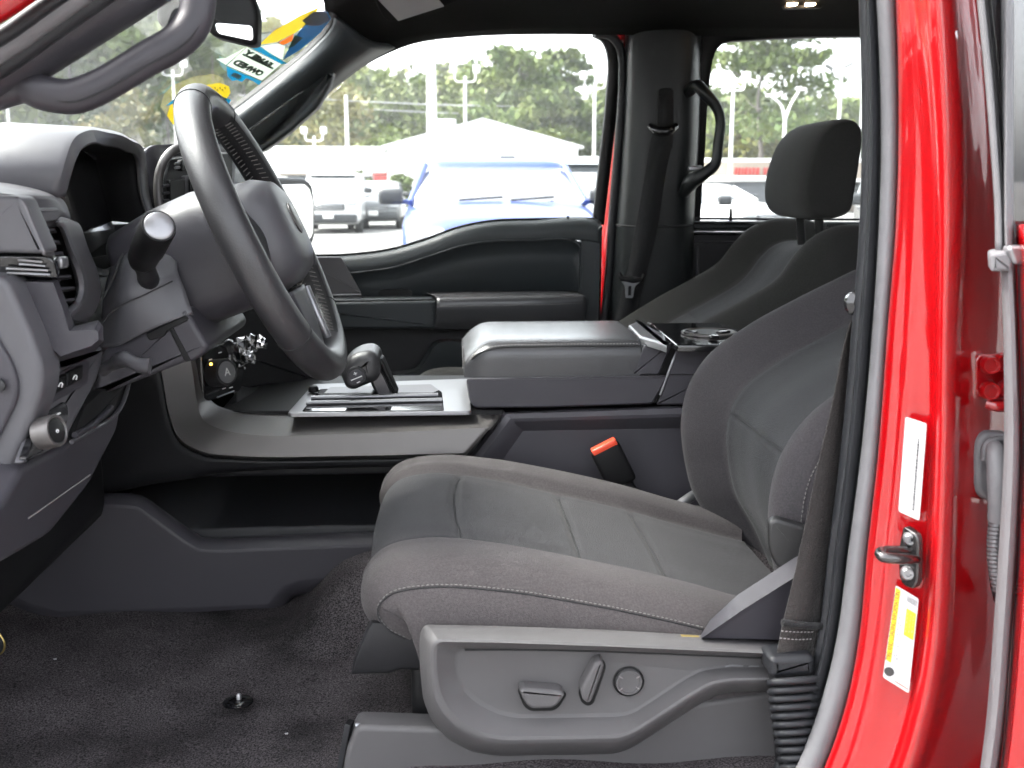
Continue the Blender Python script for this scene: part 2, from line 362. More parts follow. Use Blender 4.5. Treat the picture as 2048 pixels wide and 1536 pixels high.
# painted door frame sliver and outer body of the far side
loft('door_frame', [[(1180, 60, 2.475), (1225, 95, 2.475), (1222, 250, 2.48), (1206, 400, 2.495), (1190, 520, 2.505), (1180, 700, 2.505)], [(1262, 60, 2.44), (1262, 95, 2.44), (1258, 250, 2.445), (1242, 400, 2.46), (1234, 520, 2.47), (1218, 700, 2.47)]], 'red_paint', P, nu=24, thick=0.02, label='red painted frame edge behind far front door')
# floor, firewall, rear cab wall
def carpet_z(x, y):
    z = 0.866 + 0.006 * math.sin(9 * x + 2) * math.sin(7 * y) + 0.003 * math.sin(31 * x + 11 * y)
    t = min(1, max(0, (y - 1.28) / 0.14)); s = min(1, max(0, (x + 0.24) / 0.10)); z += 0.085 * t * t * (3 - 2 * t) * s * s * (3 - 2 * s)
    k = min(1, max(0, (x + 0.15) / 0.12)); z += 0.03 * k
    f_ = min(1, max(0, (-0.55 - x) / 0.4)); z += 0.45 * f_ * f_
    return z
cx = np.linspace(-1.0, 1.7, 150); cy = np.linspace(0.86, 2.5, 100)
mk('carpet', [(x, y, carpet_z(x, y)) for x in cx for y in cy], grid_faces(150, 100), 'carpet', P, label='dark grey carpeted floor')
rbox('rear_cab_wall', (1.72, 1.68, 1.30), (0.05, 1.6, 1.15), 'plastic_dark', P, 0.01)
rbox('floor_pan', (0.35, 1.68, 0.80), (2.9, 1.75, 0.05), 'plastic_black', P, 0.01)
rbox('firewall', (-1.02, 1.68, 1.12), (0.04, 1.55, 0.62), 'plastic_black', P, 0.01)
# sill of the near side, below the opening
rbox('rocker_panel', (0.2, 0.80, 0.74), (2.9, 0.14, 0.16), 'red_paint', P, 0.04, 4)
rbox('sill_plate', (0.2, 0.89, 0.835), (2.7, 0.17, 0.07), 'plastic', P, 0.012)
# hood and far fender beyond the windscreen
loft('hood', [[(-0.86, 0.9, 1.33), (-1.3, 0.92, 1.30), (-2.0, 0.98, 1.22)], [(-0.9, 1.3, 1.37), (-1.3, 1.3, 1.35), (-2.05, 1.3, 1.27)], [(-0.9, 2.05, 1.37), (-1.3, 2.05, 1.35), (-2.05, 2.05, 1.27)], [(-0.86, 2.46, 1.33), (-1.3, 2.44, 1.30), (-2.0, 2.38, 1.22)]], 'red_paint', P, nu=16, nv=16, raw=True, thick=0.01)
# far rear seat bench, seen darkly
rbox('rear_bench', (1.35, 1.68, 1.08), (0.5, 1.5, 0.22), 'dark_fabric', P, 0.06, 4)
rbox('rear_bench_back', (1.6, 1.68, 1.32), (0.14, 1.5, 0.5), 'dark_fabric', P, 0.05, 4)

# ---------------------------------------------------------------- glass
plate('windshield', [(-0.235, 0.96, 1.80), (-0.235, 2.36, 1.80), (-0.86, 2.52, 1.385), (-0.86, 0.88, 1.385)], 'windshield_glass', P, d=0.006, r=0.05, b=0.001, raw=True, label='raked windscreen with dealer stickers')
plate('front_window', [(505, 310), (600, 240), (660, 190), (720, 138), (800, 92), (930, 68), (1200, 62), (1232, 90), (1215, 450), (600, 520), (505, 520)], 'glass', P, d=0.004, r=0.01, b=0.0008, Y=2.465, label='clear window of the far front door')
plate('rear_window', [(1395, 440), (1410, 90), (1440, 66), (2200, 66), (2260, 450)], 'glass', P, d=0.004, r=0.01, b=0.0008, Y=2.465, label='clear window of the far rear door')

# ---------------------------------------------------------------- far A-pillar
ap = empty('windscreen_pillar', P, 'grey trim of far windscreen pillar with grab handle')
loft('pillar_trim', [[(318, 330, 2.36), (400, 268, 2.36), (470, 219, 2.355), (560, 150, 2.34), (625, 96, 2.325), (662, 55, 2.30), (668, 36, 2.28)],
     [(335, 345, 2.345), (415, 283, 2.34), (485, 232, 2.335), (575, 165, 2.325), (640, 112, 2.315), (680, 72, 2.30), (690, 50, 2.285)],
     [(380, 370, 2.36), (455, 312, 2.355), (525, 258, 2.355), (610, 192, 2.35), (672, 140, 2.345), (720, 108, 2.34), (745, 88, 2.33)],
     [(400, 390, 2.42), (480, 330, 2.415), (548, 275, 2.415), (634, 207, 2.41), (690, 160, 2.405), (745, 120, 2.40), (790, 96, 2.39)]], 'door_plastic', ap, nu=40, nv=24, thick=0.01)
loft('black_border', [[(300, 322, 2.385), (462, 212, 2.37), (555, 141, 2.36), (618, 88, 2.345), (652, 48, 2.32), (655, 22, 2.28)], [(318, 334, 2.362), (475, 222, 2.358), (565, 154, 2.345), (630, 100, 2.33), (668, 57, 2.305), (674, 30, 2.27)]], 'plastic_black', ap, nu=24, thick=0.004)
plate('handle_recess', [(487, 277, 2.342), (492, 262, 2.342), (598, 186, 2.332), (616, 180, 2.332), (619, 192, 2.332), (600, 220, 2.334), (512, 287, 2.342)], 'gloss_black', ap, d=0.006, r=0.01, b=0.001, push=0.004)
plate('grab_handle', [(478, 268, 2.325), (492, 273, 2.325), (506, 284, 2.325), (520, 282, 2.322), (598, 220, 2.318), (614, 196, 2.316), (622, 172, 2.318), (668, 140, 2.318), (660, 172, 2.318), (634, 216, 2.318), (570, 272, 2.32), (524, 304, 2.322), (506, 304, 2.325), (488, 290, 2.325)], 'door_plastic', ap, d=0.03, r=0.010, b=0.008, seg=4)

# ---------------------------------------------------------------- near A-pillar
npil = empty('windscreen_pillar', P, 'near windscreen pillar with looped grab handle in the upper corner')
loft('painted_edge', [[(-1300, 700, 0.82), (-120, 96, 0.80), (-20, 60, 0.80), (90, -10, 0.80), (200, -80, 0.81), (420, -220, 0.83)], [(-1300, 650, 0.81), (-120, 60, 0.79), (-20, 20, 0.79), (60, -40, 0.79), (150, -110, 0.80), (380, -250, 0.82)], [(-1300, 540, 0.83), (-120, -40, 0.81), (-60, -80, 0.81), (0, -120, 0.81), (60, -170, 0.82), (340, -330, 0.84)]], 'red_paint', npil, nu=40, nv=14, thick=0.004)
for k, (o, col, rr) in enumerate(((34, 'rubber_dark', 0.006), (56, 'rubber', 0.010), (92, 'rubber_dark', 0.0085))):
    tube('seal', [(-1300, 720 + o, 0.85 + 0.012 * k), (-120, 90 + o * 1.0, 0.83 + 0.012 * k), (-20, 52 + o, 0.83 + 0.012 * k), (100, -30 + o, 0.83 + 0.012 * k), (260, -140 + o, 0.84 + 0.012 * k), (480, -270 + o, 0.85 + 0.012 * k)], rr, col, npil, n=60, seg=10)
loft('pillar_trim', [[(-1300, 820, 0.89), (-120, 190, 0.87), (-20, 140, 0.87), (110, 55, 0.875), (260, -45, 0.88)], [(-1300, 855, 0.895), (-120, 225, 0.875), (-20, 170, 0.875), (120, 84, 0.88), (280, -15, 0.885)], [(-1300, 890, 0.92), (-120, 260, 0.90), (-10, 203, 0.895), (70, 162, 0.895), (135, 122, 0.90), (345, -10, 0.905)], [(-1300, 890, 0.98), (-120, 262, 0.96), (-10, 205, 0.96), (70, 166, 0.96), (140, 128, 0.96), (350, -4, 0.96)]], 'plastic', npil, nu=80, nv=18, thick=0.006)
tube('grab_handle', [(-20, 192, 0.905), (50, 172, 0.90), (88, 186, 0.895), (145, 193, 0.892), (190, 178, 0.892), (290, 120, 0.895), (360, 78, 0.90), (388, 42, 0.905), (398, -10, 0.91), (402, -60, 0.92)], [0.013, 0.0138, 0.0142, 0.0138, 0.0134, 0.0134, 0.0138, 0.0142, 0.0142, 0.0142], 'plastic', npil, n=70, seg=16)
tube('handle_seam', [(55, 158, 0.888), (70, 180, 0.884), (140, 205, 0.879), (190, 190, 0.879), (290, 134, 0.882), (372, 86, 0.888), (400, 45, 0.894), (410, -10, 0.898)], 0.0008, 'seam', npil, n=50, seg=5)

# ---------------------------------------------------------------- far B-pillar with belt and handle
bp_ = empty('door_pillar', P, 'black trimmed pillar between the far side windows')
loft('pillar_trim', [[(1251, 40, 2.43), (1246, 250, 2.43), (1232, 430, 2.435), (1226, 520, 2.44), (1208, 720, 2.45)], [(1256, 40, 2.405), (1250, 250, 2.405), (1238, 430, 2.41), (1231, 520, 2.415), (1214, 720, 2.42)], [(1272, 40, 2.38), (1266, 250, 2.38), (1254, 430, 2.385), (1247, 520, 2.39), (1230, 720, 2.40)], [(1320, 40, 2.365), (1315, 250, 2.365), (1310, 430, 2.37), (1305, 520, 2.375), (1295, 720, 2.38)], [(1380, 40, 2.37), (1377, 250, 2.37), (1368, 430, 2.375), (1366, 520, 2.38), (1360, 720, 2.39)], [(1398, 40, 2.40), (1394, 250, 2.40), (1385, 430, 2.405), (1384, 520, 2.41), (1380, 720, 2.42)], [(1404, 40, 2.46), (1400, 250, 2.46), (1390, 430, 2.47), (1388, 520, 2.47), (1385, 720, 2.47)]], 'pillar_plastic', bp_, nu=30, nv=36, thick=0.008)
tube('trim_joint', [(1232, 450, 2.405), (1250, 452, 2.383), (1300, 453, 2.366), (1366, 452, 2.368), (1384, 450, 2.395)], 0.0022, 'seam', bp_, n=24, seg=6)
loft('window_seal', [[(1196, 54, 2.45), (1228, 62, 2.45), (1244, 95, 2.45), (1236, 200, 2.452), (1222, 330, 2.458), (1208, 450, 2.462)], [(1186, 70, 2.448), (1205, 80, 2.448), (1216, 105, 2.448), (1214, 200, 2.45), (1200, 330, 2.456), (1186, 445, 2.462)]], 'plastic_black', bp_, nu=40, thick=0.02)
tube('door_seal', [(1190, 66, 2.42), (1222, 72, 2.42), (1240, 95, 2.42), (1245, 150, 2.42), (1240, 250, 2.422), (1226, 420, 2.43), (1220, 520, 2.435), (1200, 720, 2.44)], 0.010, 'rubber_dark', bp_, n=50, seg=10)
plate('belt_guide_slot', [(1318, 176), (1348, 176), (1346, 300), (1312, 300)], 'plastic_black', bp_, d=0.01, r=0.01, b=0.002, Y=2.358)
tube('belt_guide', [(1300, 252, 2.34), (1315, 262, 2.325), (1335, 262, 2.325), (1352, 252, 2.34)], [0.008, 0.011, 0.011, 0.008], 'gloss_black', bp_, n=16, seg=10)
loft('belt_webbing', [[(1318, 190, 2.345), (1318, 240, 2.335), (1306, 264, 2.33), (1290, 350, 2.335), (1272, 450, 2.34), (1254, 545, 2.34), (1228, 645, 2.35)], [(1345, 190, 2.345), (1346, 240, 2.335), (1347, 264, 2.33), (1331, 350, 2.335), (1316, 450, 2.34), (1292, 550, 2.34), (1268, 645, 2.35)]], 'webbing_dark', bp_, nu=40, thick=0.0015)
tube('belt_stop', [(1238, 546, 2.334), (1243, 556, 2.33), (1262, 560, 2.328), (1282, 560, 2.33), (1289, 549, 2.334)], [0.005, 0.007, 0.009, 0.007, 0.005], 'plastic_black', bp_, n=16, seg=10)
tg = plate('belt_tongue', [(1243, 563), (1281, 563), (1270, 573), (1266, 596), (1252, 596), (1250, 573)], 'silver', bp_, d=0.003, r=0.003, b=0.0008, Y=2.322, label='bright metal belt tongue')
plate('tongue_slot', [(1257, 572), (1263, 572), (1262, 591), (1256, 591)], 'plastic_black', bp_, d=0.001, r=0.002, b=0.0003, Y=2.3205)
tube('grab_handle', [(1376, 185, 2.37), (1395, 172, 2.34), (1408, 185, 2.325), (1430, 210, 2.32), (1440, 235, 2.32), (1436, 290, 2.32), (1430, 328, 2.32), (1408, 348, 2.325), (1385, 362, 2.34), (1366, 388, 2.37)], [0.012, 0.014, 0.013, 0.0115, 0.0115, 0.0115, 0.012, 0.014, 0.018, 0.012], 'pillar_plastic', bp_, n=60, seg=14)
rbox('clip_cover', A(1390, 337, 2.34), (0.03, 0.02, 0.012), 'silver', bp_, 0.004)

# ---------------------------------------------------------------- far front door panel
dr = empty('front_door', P, 'charcoal panel of the closed far front door')
top = [(520, 522), (620, 514), (690, 512), (780, 501), (850, 481), (920, 456), (985, 444), (1060, 441), (1190, 440), (1203, 447)]
def dn(l, dy, Y, dx=0): return [(x + dx, y + dy, Y) for x, y in l]
loft('sill_trim', [dn(top, -3, 2.46), dn(top, 1, 2.443), dn(top, 8, 2.432), dn(top, 22, 2.425), [(520, 552, 2.425), (620, 549, 2.425), (700, 545, 2.425), (790, 533, 2.425), (855, 513, 2.425), (930, 489, 2.425), (1000, 481, 2.425), (1060, 480, 2.425), (1165, 481, 2.425), (1203, 487, 2.425)]], 'door_plastic', dr, nu=60, nv=20, thick=0.01)
ins = [(520, 552), (620, 549), (700, 545), (790, 533), (855, 513), (930, 489), (1000, 481), (1060, 480), (1140, 480), (1158, 490), (1162, 520)]
tube('accent_line', [(x, y + 1, 2.4235) for x, y in ins] + [(1162, 580, 2.4235)], 0.0022, 'door_plastic', dr, n=80, seg=6)
loft('inset_panel', [dn(ins, 2, 2.428), dn(ins, 8, 2.44), [(520, 575, 2.442), (620, 575, 2.442), (700, 572, 2.442), (790, 562, 2.442), (855, 545, 2.442), (930, 525, 2.442), (1000, 515, 2.442), (1060, 512, 2.442), (1130, 512, 2.442), (1150, 515, 2.442), (1158, 540, 2.43)], [(520, 625, 2.442), (620, 625, 2.442), (700, 625, 2.442), (790, 625, 2.442), (855, 625, 2.442), (930, 625, 2.442), (1000, 625, 2.442), (1060, 625, 2.442), (1120, 625, 2.442), (1145, 625, 2.442), (1162, 625, 2.428)]], 'door_plastic', dr, nu=60, thick=0.008, angle=60)
plate('rear_edge_panel', [(1160, 482), (1205, 450), (1200, 720), (1155, 720)], 'door_plastic', dr, d=0.02, r=0.004, b=0.004, Y=2.427)
plate('speaker_cover', [(600, 514), (682, 514), (722, 586), (600, 592)], 'satin_dark', dr, d=0.006, r=0.003, b=0.0015, Y=2.421)
tube('bright_strip', [(600, 592, 2.415), (722, 589, 2.415)], 0.0024, 'silver', dr, n=6, seg=6)
plate('switch_pod', [(640, 597), (720, 593), (735, 600), (640, 606)], 'gloss_black', dr, d=0.01, r=0.003, b=0.001, Y=2.40)
plate('handle_cup', [(757, 583), (765, 579), (815, 578), (825, 583), (822, 603), (757, 603)], 'plastic_black', dr, d=0.004, r=0.006, b=0.001, Y=2.436)
plate('pull_grip', [(560, 608), (700, 604), (872, 601), (871, 657), (560, 659)], 'door_plastic', dr, d=0.07, r=0.006, b=0.006, Y=2.37)
plate('pull_ledge', [(560, 601), (860, 597), (870, 602), (560, 610)], 'door_plastic', dr, d=0.06, r=0.003, b=0.003, Y=2.375)
arm = [[(862, 660, 2.385), (1000, 660, 2.385), (1100, 658, 2.385), (1172, 655, 2.40)], [(870, 640, 2.368), (1000, 638, 2.368), (1100, 637, 2.368), (1170, 634, 2.385)], [(873, 612, 2.362), (1000, 610, 2.362), (1100, 608, 2.362), (1172, 605, 2.38)], [(874, 600, 2.366), (1000, 597, 2.366), (1100, 595, 2.366), (1170, 593, 2.382)], [(868, 590, 2.395), (1000, 587, 2.395), (1100, 586, 2.395), (1160, 586, 2.40)], [(850, 584, 2.44), (1000, 581, 2.44), (1100, 580, 2.44), (1150, 581, 2.44)]]
loft('armrest', arm, 'leather_pad', dr, nu=40, nv=30, thick=0.004, label='padded dark armrest of the far door')
stitches('stitching', [(876, 613, 2.359), (1000, 611, 2.359), (1100, 609, 2.359), (1168, 606, 2.377)], 'thread_dark', dr, 0.0006, 0.006)
plate('pocket_panel', [(480, 655), (1200, 655), (1200, 860), (480, 860)], 'plastic_dark', dr, d=0.02, r=0.01, b=0.003, Y=2.44)
loft('map_pocket', [[(560, 742, 2.40), (700, 741, 2.40), (800, 741, 2.40), (832, 735, 2.40), (850, 710, 2.40), (870, 682, 2.40), (940, 679, 2.40)], [(560, 748, 2.385), (700, 747, 2.385), (803, 747, 2.385), (838, 739, 2.385), (857, 712, 2.385), (875, 688, 2.385), (940, 685, 2.385)], [(560, 860, 2.39), (700, 860, 2.39), (803, 860, 2.39), (838, 860, 2.39), (857, 860, 2.39), (875, 860, 2.39), (940, 860, 2.39)]], 'door_plastic', dr, nu=50, thick=0.012)
tube('lock_knob', [(1136, 448, 2.445), (1136, 432, 2.445)], 0.0032, 'plastic_black', dr, n=4, seg=8)
tube('window_rubber', dn(top[:-1], -3, 2.45), 0.0026, 'plastic_black', dr, n=60, seg=6)
rbox('door_outer', (0.08, 2.53, 0.98), (1.05, 0.03, 0.62), 'red_paint', dr, 0.01)
rd = empty('rear_door', P, 'dark panel of the closed far rear door')
plate('sill_trim', [(1375, 442), (2250, 447), (2250, 470), (1375, 462)], 'door_plastic', rd, d=0.03, r=0.004, b=0.006, Y=2.43)
plate('door_panel', [(1375, 464), (2250, 470), (2250, 900), (1375, 900)], 'plastic_dark', rd, d=0.03, r=0.004, b=0.006, Y=2.435)
tube('lock_knob', [(1461, 446, 2.445), (1462, 416, 2.445)], [0.0045, 0.0032], 'plastic_black', rd, n=4, seg=8)
tube('bright_strip', [(1375, 437, 2.45), (2250, 442, 2.45)], 0.003, 'rubber_dark', rd, n=4, seg=6)
tube('accent_line', [(1385, 484, 2.432), (2250, 492, 2.432)], 0.003, 'plastic', rd, n=4, seg=6)
tube('accent_line', [(1396, 492, 2.43), (1394, 640, 2.43)], 0.003, 'plastic', rd, n=4, seg=6)
rbox('door_outer', (1.15, 2.53, 1.05), (1.05, 0.03, 0.62), 'red_paint', rd, 0.01)
loft('window_seal', [[(1368, 450, 2.455), (1378, 300, 2.45), (1390, 150, 2.445), (1394, 80, 2.445), (1398, 44, 2.445), (1480, 44, 2.445), (2250, 50, 2.445)], [(1400, 450, 2.45), (1410, 300, 2.445), (1421, 150, 2.44), (1430, 105, 2.44), (1446, 86, 2.44), (1482, 80, 2.44), (2250, 82, 2.44)]], 'plastic_black', rd, nu=60, thick=0.02)

# ---------------------------------------------------------------- sun visor, ceiling lamps, mirrors
sv = empty('sun_visor', P, 'dark sun visor folded up, paper label on it')
plate('visor_board', [(738, -60, 1.95), (752, 14, 2.02), (768, 42, 2.06), (800, 46, 2.07), (905, 12, 2.02), (980, -30, 1.98)], 'headliner_fabric', sv, d=0.012, r=0.02, b=0.005)
plate('visor_label', [(752, -14, 1.955), (796, 33, 2.015), (888, 3, 1.985), (850, -40, 1.93)], 'paper', sv, d=0.0006, r=0.002, b=0.0002, push=0.01)
dl = empty('ceiling_lamp', P, 'pair of lit warm ceiling lamps')
for x in (1586, 1622): plate('lamp_lens', [(x - 11, -4), (x + 11, -4), (x + 9, 10), (x - 10, 12)], 'lamp', dl, d=0.006, r=0.003, b=0.001, Y=2.22)
plate('lamp_housing', [(1560, -40), (1650, -40), (1645, 16), (1568, 18)], 'plastic_black', dl, d=0.01, r=0.006, b=0.002, Y=2.235)
for x in (1681, 1697): tube('coat_hook', [(x + 6, 10, 2.3), (x + 3, 18, 2.28), (x - 4, 22, 2.28)], 0.003, 'plastic', P, n=8, seg=6)
rm = empty('rear_view_mirror', P, 'black rear view mirror hung from the windscreen')
rot_m = Matrix.Rotation(math.radians(-14), 3, 'X') @ Matrix.Rotation(math.radians(20), 3, 'Z')
mc = A(425, 30, 1.62)
plate('mirror_housing', [(395, -25, 1.60), (425, -60, 1.60), (500, -20, 1.60), (516, 25, 1.60), (514, 88, 1.60), (500, 91, 1.60), (420, 71, 1.60), (405, 40, 1.60)], 'plastic_black', rm, d=0.035, r=0.012, b=0.006)
plate('mirror_glass', [(430, 46, 1.594), (506, 52, 1.594), (507, 83, 1.594), (436, 68, 1.594)], 'mirror', rm, d=0.001, r=0.006, b=0.0004, push=0.003)
rbox('sensor_cover', A(352, 5, 1.60), (0.045, 0.06, 0.075), 'plastic_dark', rm, 0.012, 4)
tube('mirror_stalk', [(352, 0, 1.60), (390, 0, 1.61), (430, 5, 1.625)], 0.009, 'plastic_black', rm, n=10, seg=10)
om = empty('door_mirror', P, 'white backed outside mirror of the far front door')
plate('mirror_housing', [(515, 362, 2.72), (530, 354, 2.73), (605, 357, 2.95), (622, 368, 2.985), (633, 400, 3.0), (634, 470, 3.0), (626, 488, 2.99), (600, 493, 2.93), (515, 500, 2.72)], 'plastic_dark', om, d=0.06, r=0.012, b=0.006)
plate('mirror_glass', [(518, 370, 2.71), (603, 368, 2.92), (614, 378, 2.95), (622, 404, 2.97), (622, 466, 2.97), (614, 478, 2.955), (518, 488, 2.71)], 'mirror', om, d=0.002, r=0.01, b=0.0006, push=0.008)
tube('mirror_arm', [(515, 480, 2.72), (490, 505, 2.6), (480, 520, 2.5)], 0.03, 'plastic_dark', om, n=8, seg=10)

# ================================================================== SEATS
def sweep(name, path, Yc, sect, mlist, parent, vmat, nu=110, nv=84, wid=None, seams=(), long_seams=(), label=None, lift=None):
    "upholstered pad: section [(across, depth)] carried along a side-view path [(X, z)]; vmat(dy) picks the cloth"
    p = cr([(a, 0, b) for a, b in path], nu)[:, [0, 2]]; t = np.gradient(p, axis=0); t /= np.linalg.norm(t, axis=1)[:, None]
    nrm = np.stack([-t[:, 1], t[:, 0]], 1)                     # left of travel = outward
    s = cr([(a, 0, b) for a, b in sect], nv)[:, [0, 2]]
    L = np.concatenate([[0], np.cumsum(np.linalg.norm(np.diff(p, axis=0), axis=1))])
    V = []
    for i in range(nu):
        wsc = 1.0 if wid is None else np.interp(i / (nu - 1), [q[0] for q in wid], [q[1] for q in wid])
        for j in range(nv):
            dy, dnm = s[j]
            for (ls, hw) in long_seams: dnm -= 0.007 * math.exp(-((abs(dy) - ls) / hw)**2)
            for (sl, y0, y1, bow) in seams:
                if y0 <= dy <= y1:
                    q_ = 2 * (dy - y0) / (y1 - y0) - 1; c = sl + bow * (1 - q_ * q_); dnm -= 0.006 * math.exp(-((L[i] - c) / 0.0045)**2) * min(1, (1 - abs(q_)) * 8)
            fy = 1.0
            if name == 'cushion':
                fr_ = 1 - max(0.0, nrm[i, 1]) ** 2; fy = 1 - 0.14 * fr_ * min(1.0, max(0.0, (-dnm - 0.03) / 0.06)); dnm = max(dnm, -(0.19 - 0.10 * fr_))
            if lift: dnm += lift(i / (nu - 1), dy)
            V.append((p[i, 0] + nrm[i, 0] * dnm, Yc + dy * wsc * fy, p[i, 1] + nrm[i, 1] * dnm))
    F = grid_faces(nu, nv); mi = []
    for i in range(nu - 1):
        for j in range(nv - 1): mi.append(vmat(0.5 * (s[j, 0] + s[j + 1, 0]), 0.5 * (s[j, 1] + s[j + 1, 1]), L[i]))
    o = mk(name, V, F, mlist, parent, angle=180, midx=mi, label=label)
    o['grid'] = 0; del o['grid']
    return o, np.array(V).reshape(nu, nv, 3), s, L
SEC_C0 = [(-0.225, -0.19), (-0.250, -0.15), (-0.262, -0.11), (-0.264, -0.075), (-0.252, -0.035), (-0.222, -0.006), (-0.188, 0.0), (-0.158, -0.006), (-0.138, -0.022), (-0.09, -0.024), (0, -0.022), (0.09, -0.024), (0.138, -0.022), (0.158, -0.006), (0.188, 0.0), (0.222, -0.006), (0.252, -0.035), (0.264, -0.075), (0.262, -0.11), (0.250, -0.15), (0.225, -0.19)]
SEC_C = [(a, (b * 0.7 if abs(a) < 0.17 else b)) for a, b in SEC_C0]
SEC_B = [(-0.20, -0.19), (-0.235, -0.17), (-0.256, -0.12), (-0.258, -0.07), (-0.243, -0.025), (-0.222, -0.003), (-0.205, 0.0), (-0.182, -0.012), (-0.150, -0.036), (-0.125, -0.046), (-0.07, -0.050), (0, -0.048), (0.07, -0.050), (0.125, -0.046), (0.150, -0.036), (0.182, -0.012), (0.205, 0.0), (0.222, -0.003), (0.243, -0.025), (0.258, -0.07), (0.256, -0.12), (0.235, -0.17), (0.20, -0.19)]
def vm_c(dy, dn_, l): return 0 if abs(dy) > 0.142 else 1
def vm_b(dy, dn_, l): return 0 if abs(dy) > 0.14 else 1
# driver's seat
YD = 1.25
ds = empty('front_seat', P, "driver's grey cloth seat nearest the open door, power switches on its side")
cpath = [(-0.050, 1.003), (-0.074, 1.018), (-0.090, 1.041), (-0.091, 1.066), (-0.069, 1.092), (-0.02, 1.103), (0.06, 1.097), (0.13, 1.084), (0.20, 1.068), (0.26, 1.052), (0.33, 1.030), (0.42, 1.005)]
CSEAM = ((0.208, -0.138, 0.138, -0.012), (0.345, -0.138, 0.138, 0.0), (0.45, -0.138, 0.138, 0.0))
cush, CG, cs, CL = sweep('cushion', cpath, YD, SEC_C, ['bolster_fabric', 'insert_fabric'], ds, vm_c, nu=130, nv=110, wid=[(0, 0.975), (0.12, 0.98), (0.3, 1.0), (1, 1.0)], seams=CSEAM, long_seams=((0.142, 0.005),), lift=lambda u, dy: 0.013 * (1 - min(1, max(0, (u - 0.26) / 0.3))) * max(0, 1 - (abs(dy) / 0.17) ** 6))
bx = lambda l: [tuple(A(x, y, YD + 0.205)[[0, 2]]) for x, y in l]
bpath = bx([(1452, 1120), (1425, 1055), (1385, 980), (1367, 900), (1364, 845), (1378, 775), (1418, 712), (1500, 650), (1600, 595), (1710, 540), (1830, 475), (1880, 440), (1925, 425), (1990, 445)])
back, BG, bs, BL = sweep('backrest', bpath, YD, SEC_B, ['back_fabric', 'back_insert'], ds, vm_b, nu=140, nv=110, wid=[(0, 0.96), (0.15, 1.0), (0.7, 0.98), (0.9, 0.9), (1, 0.8)], seams=((0.262, -0.14, 0.14, 0.0),), long_seams=((0.141, 0.005),))
def cross_seam(G, s, L, sl, bow, parent, name='cloth_seam'):
    "dark sewn joint lying in the groove across a pad"
    pts = []
    for j in range(len(s)):
        if abs(s[j, 0]) < 0.136: q_ = s[j, 0] / 0.138; c = sl + bow * (1 - q_ * q_); i = int(np.argmin(abs(L - c))); pts.append(G[i, j])
    pts = np.array(pts); kk = np.polyfit(pts[:, 1], pts[:, 0], 2); pts[:, 0] = np.polyval(kk, pts[:, 1]); o = tube(name, pts[::2] + np.array([0, 0, 0.0010]), 0.0012, 'seam', parent, raw=True, n=40, seg=5); return o
for (sl, y0, y1, bow) in CSEAM: cross_seam(CG, cs, CL, sl, bow, ds)
cross_seam(BG, bs, BL, 0.262, 0.0, ds)
def side_row(G, s, dy, sgn=-1, off=0.001, r0=0.0, r1=1.0, n=60):
    "trace along a pad at a given section position, a hair outside its surface"
    js = np.argmin(np.linalg.norm(s - np.array(dy), axis=1)); nu = G.shape[0]; i = np.linspace(r0 * (nu - 1), r1 * (nu - 1), n).astype(int)
    return G[i, js]
for dy in ((-0.243, -0.022),):
    tr = side_row(CG, cs, dy, r0=0.01, r1=0.96); tr = tr + np.array([-0.0006, -0.0011, 0.0010]); stitches('stitching', tr, 'thread', ds, 0.0008, 0.0048, raw=True); tube('bolster_seam', tr + np.array([0, -0.0002, -0.0026]), 0.0009, 'seam', ds, raw=True, n=90, seg=5)
for dyv in ((-0.245, -0.022), (0.225, -0.004), (0.232, -0.012)):
    tr = side_row(BG, bs, dyv, r0=0.10, r1=0.92); tr = tr + np.array([-0.0012, -0.0009, 0.0006]); stitches('stitching', tr, 'thread', ds, 0.0008, 0.0048, raw=True)
# darker pocket on the near side of the backrest
plate('side_pocket', [(1536, 1046, 0.99), (1552, 1036, 0.99), (1604, 1052, 0.985), (1625, 1062, 0.98), (1622, 1140, 0.98), (1560, 1145, 0.99), (1538, 1110, 0.99)], 'leather_dark', ds, d=0.012, r=0.012, b=0.004)
# wedge cover between cushion and backrest
rings('hinge_cover', [([(1398, 1276), (1420, 1240), (1475, 1190), (1600, 1108), (1660, 1072), (1660, 1282)], 1.03), ([(1398, 1276), (1420, 1240), (1475, 1190), (1600, 1108), (1660, 1072), (1660, 1282)], 0.985), ([(1404, 1276), (1430, 1258), (1482, 1222), (1600, 1148), (1660, 1110), (1660, 1282)], 0.962), ([(1410, 1276), (1438, 1262), (1490, 1230), (1600, 1160), (1660, 1122), (1660, 1282)], 0.966)], 'plastic', ds, angle=30)
# side shield
so = [(838, 1290), (841, 1262), (850, 1249), (1000, 1252), (1200, 1259), (1580, 1280), (1640, 1284), (1640, 1380), (1580, 1383), (1470, 1384), (1430, 1391), (1395, 1411), (1265, 1495), (1230, 1508), (1000, 1512), (945, 1504), (895, 1478), (862, 1440), (846, 1398), (840, 1340)]
si = [(913, 1318), (914, 1306), (925, 1297), (1010, 1298), (1200, 1303), (1580, 1318), (1640, 1321), (1640, 1329), (1580, 1330), (1440, 1331), (1400, 1338), (1372, 1352), (1272, 1418), (1245, 1427), (1040, 1430), (1005, 1424), (965, 1405), (938, 1384), (922, 1362), (914, 1340)]
def mixp(a, b, t): return [(p[0] * (1 - t) + q[0] * t, p[1] * (1 - t) + q[1] * t) for p, q in zip(a, b)]
def rpx(l, r=14, seg=4): return [tuple(q) for q in rnd2(np.array(l, float), r, seg)]
so2, si2 = rpx(so), rpx(si)
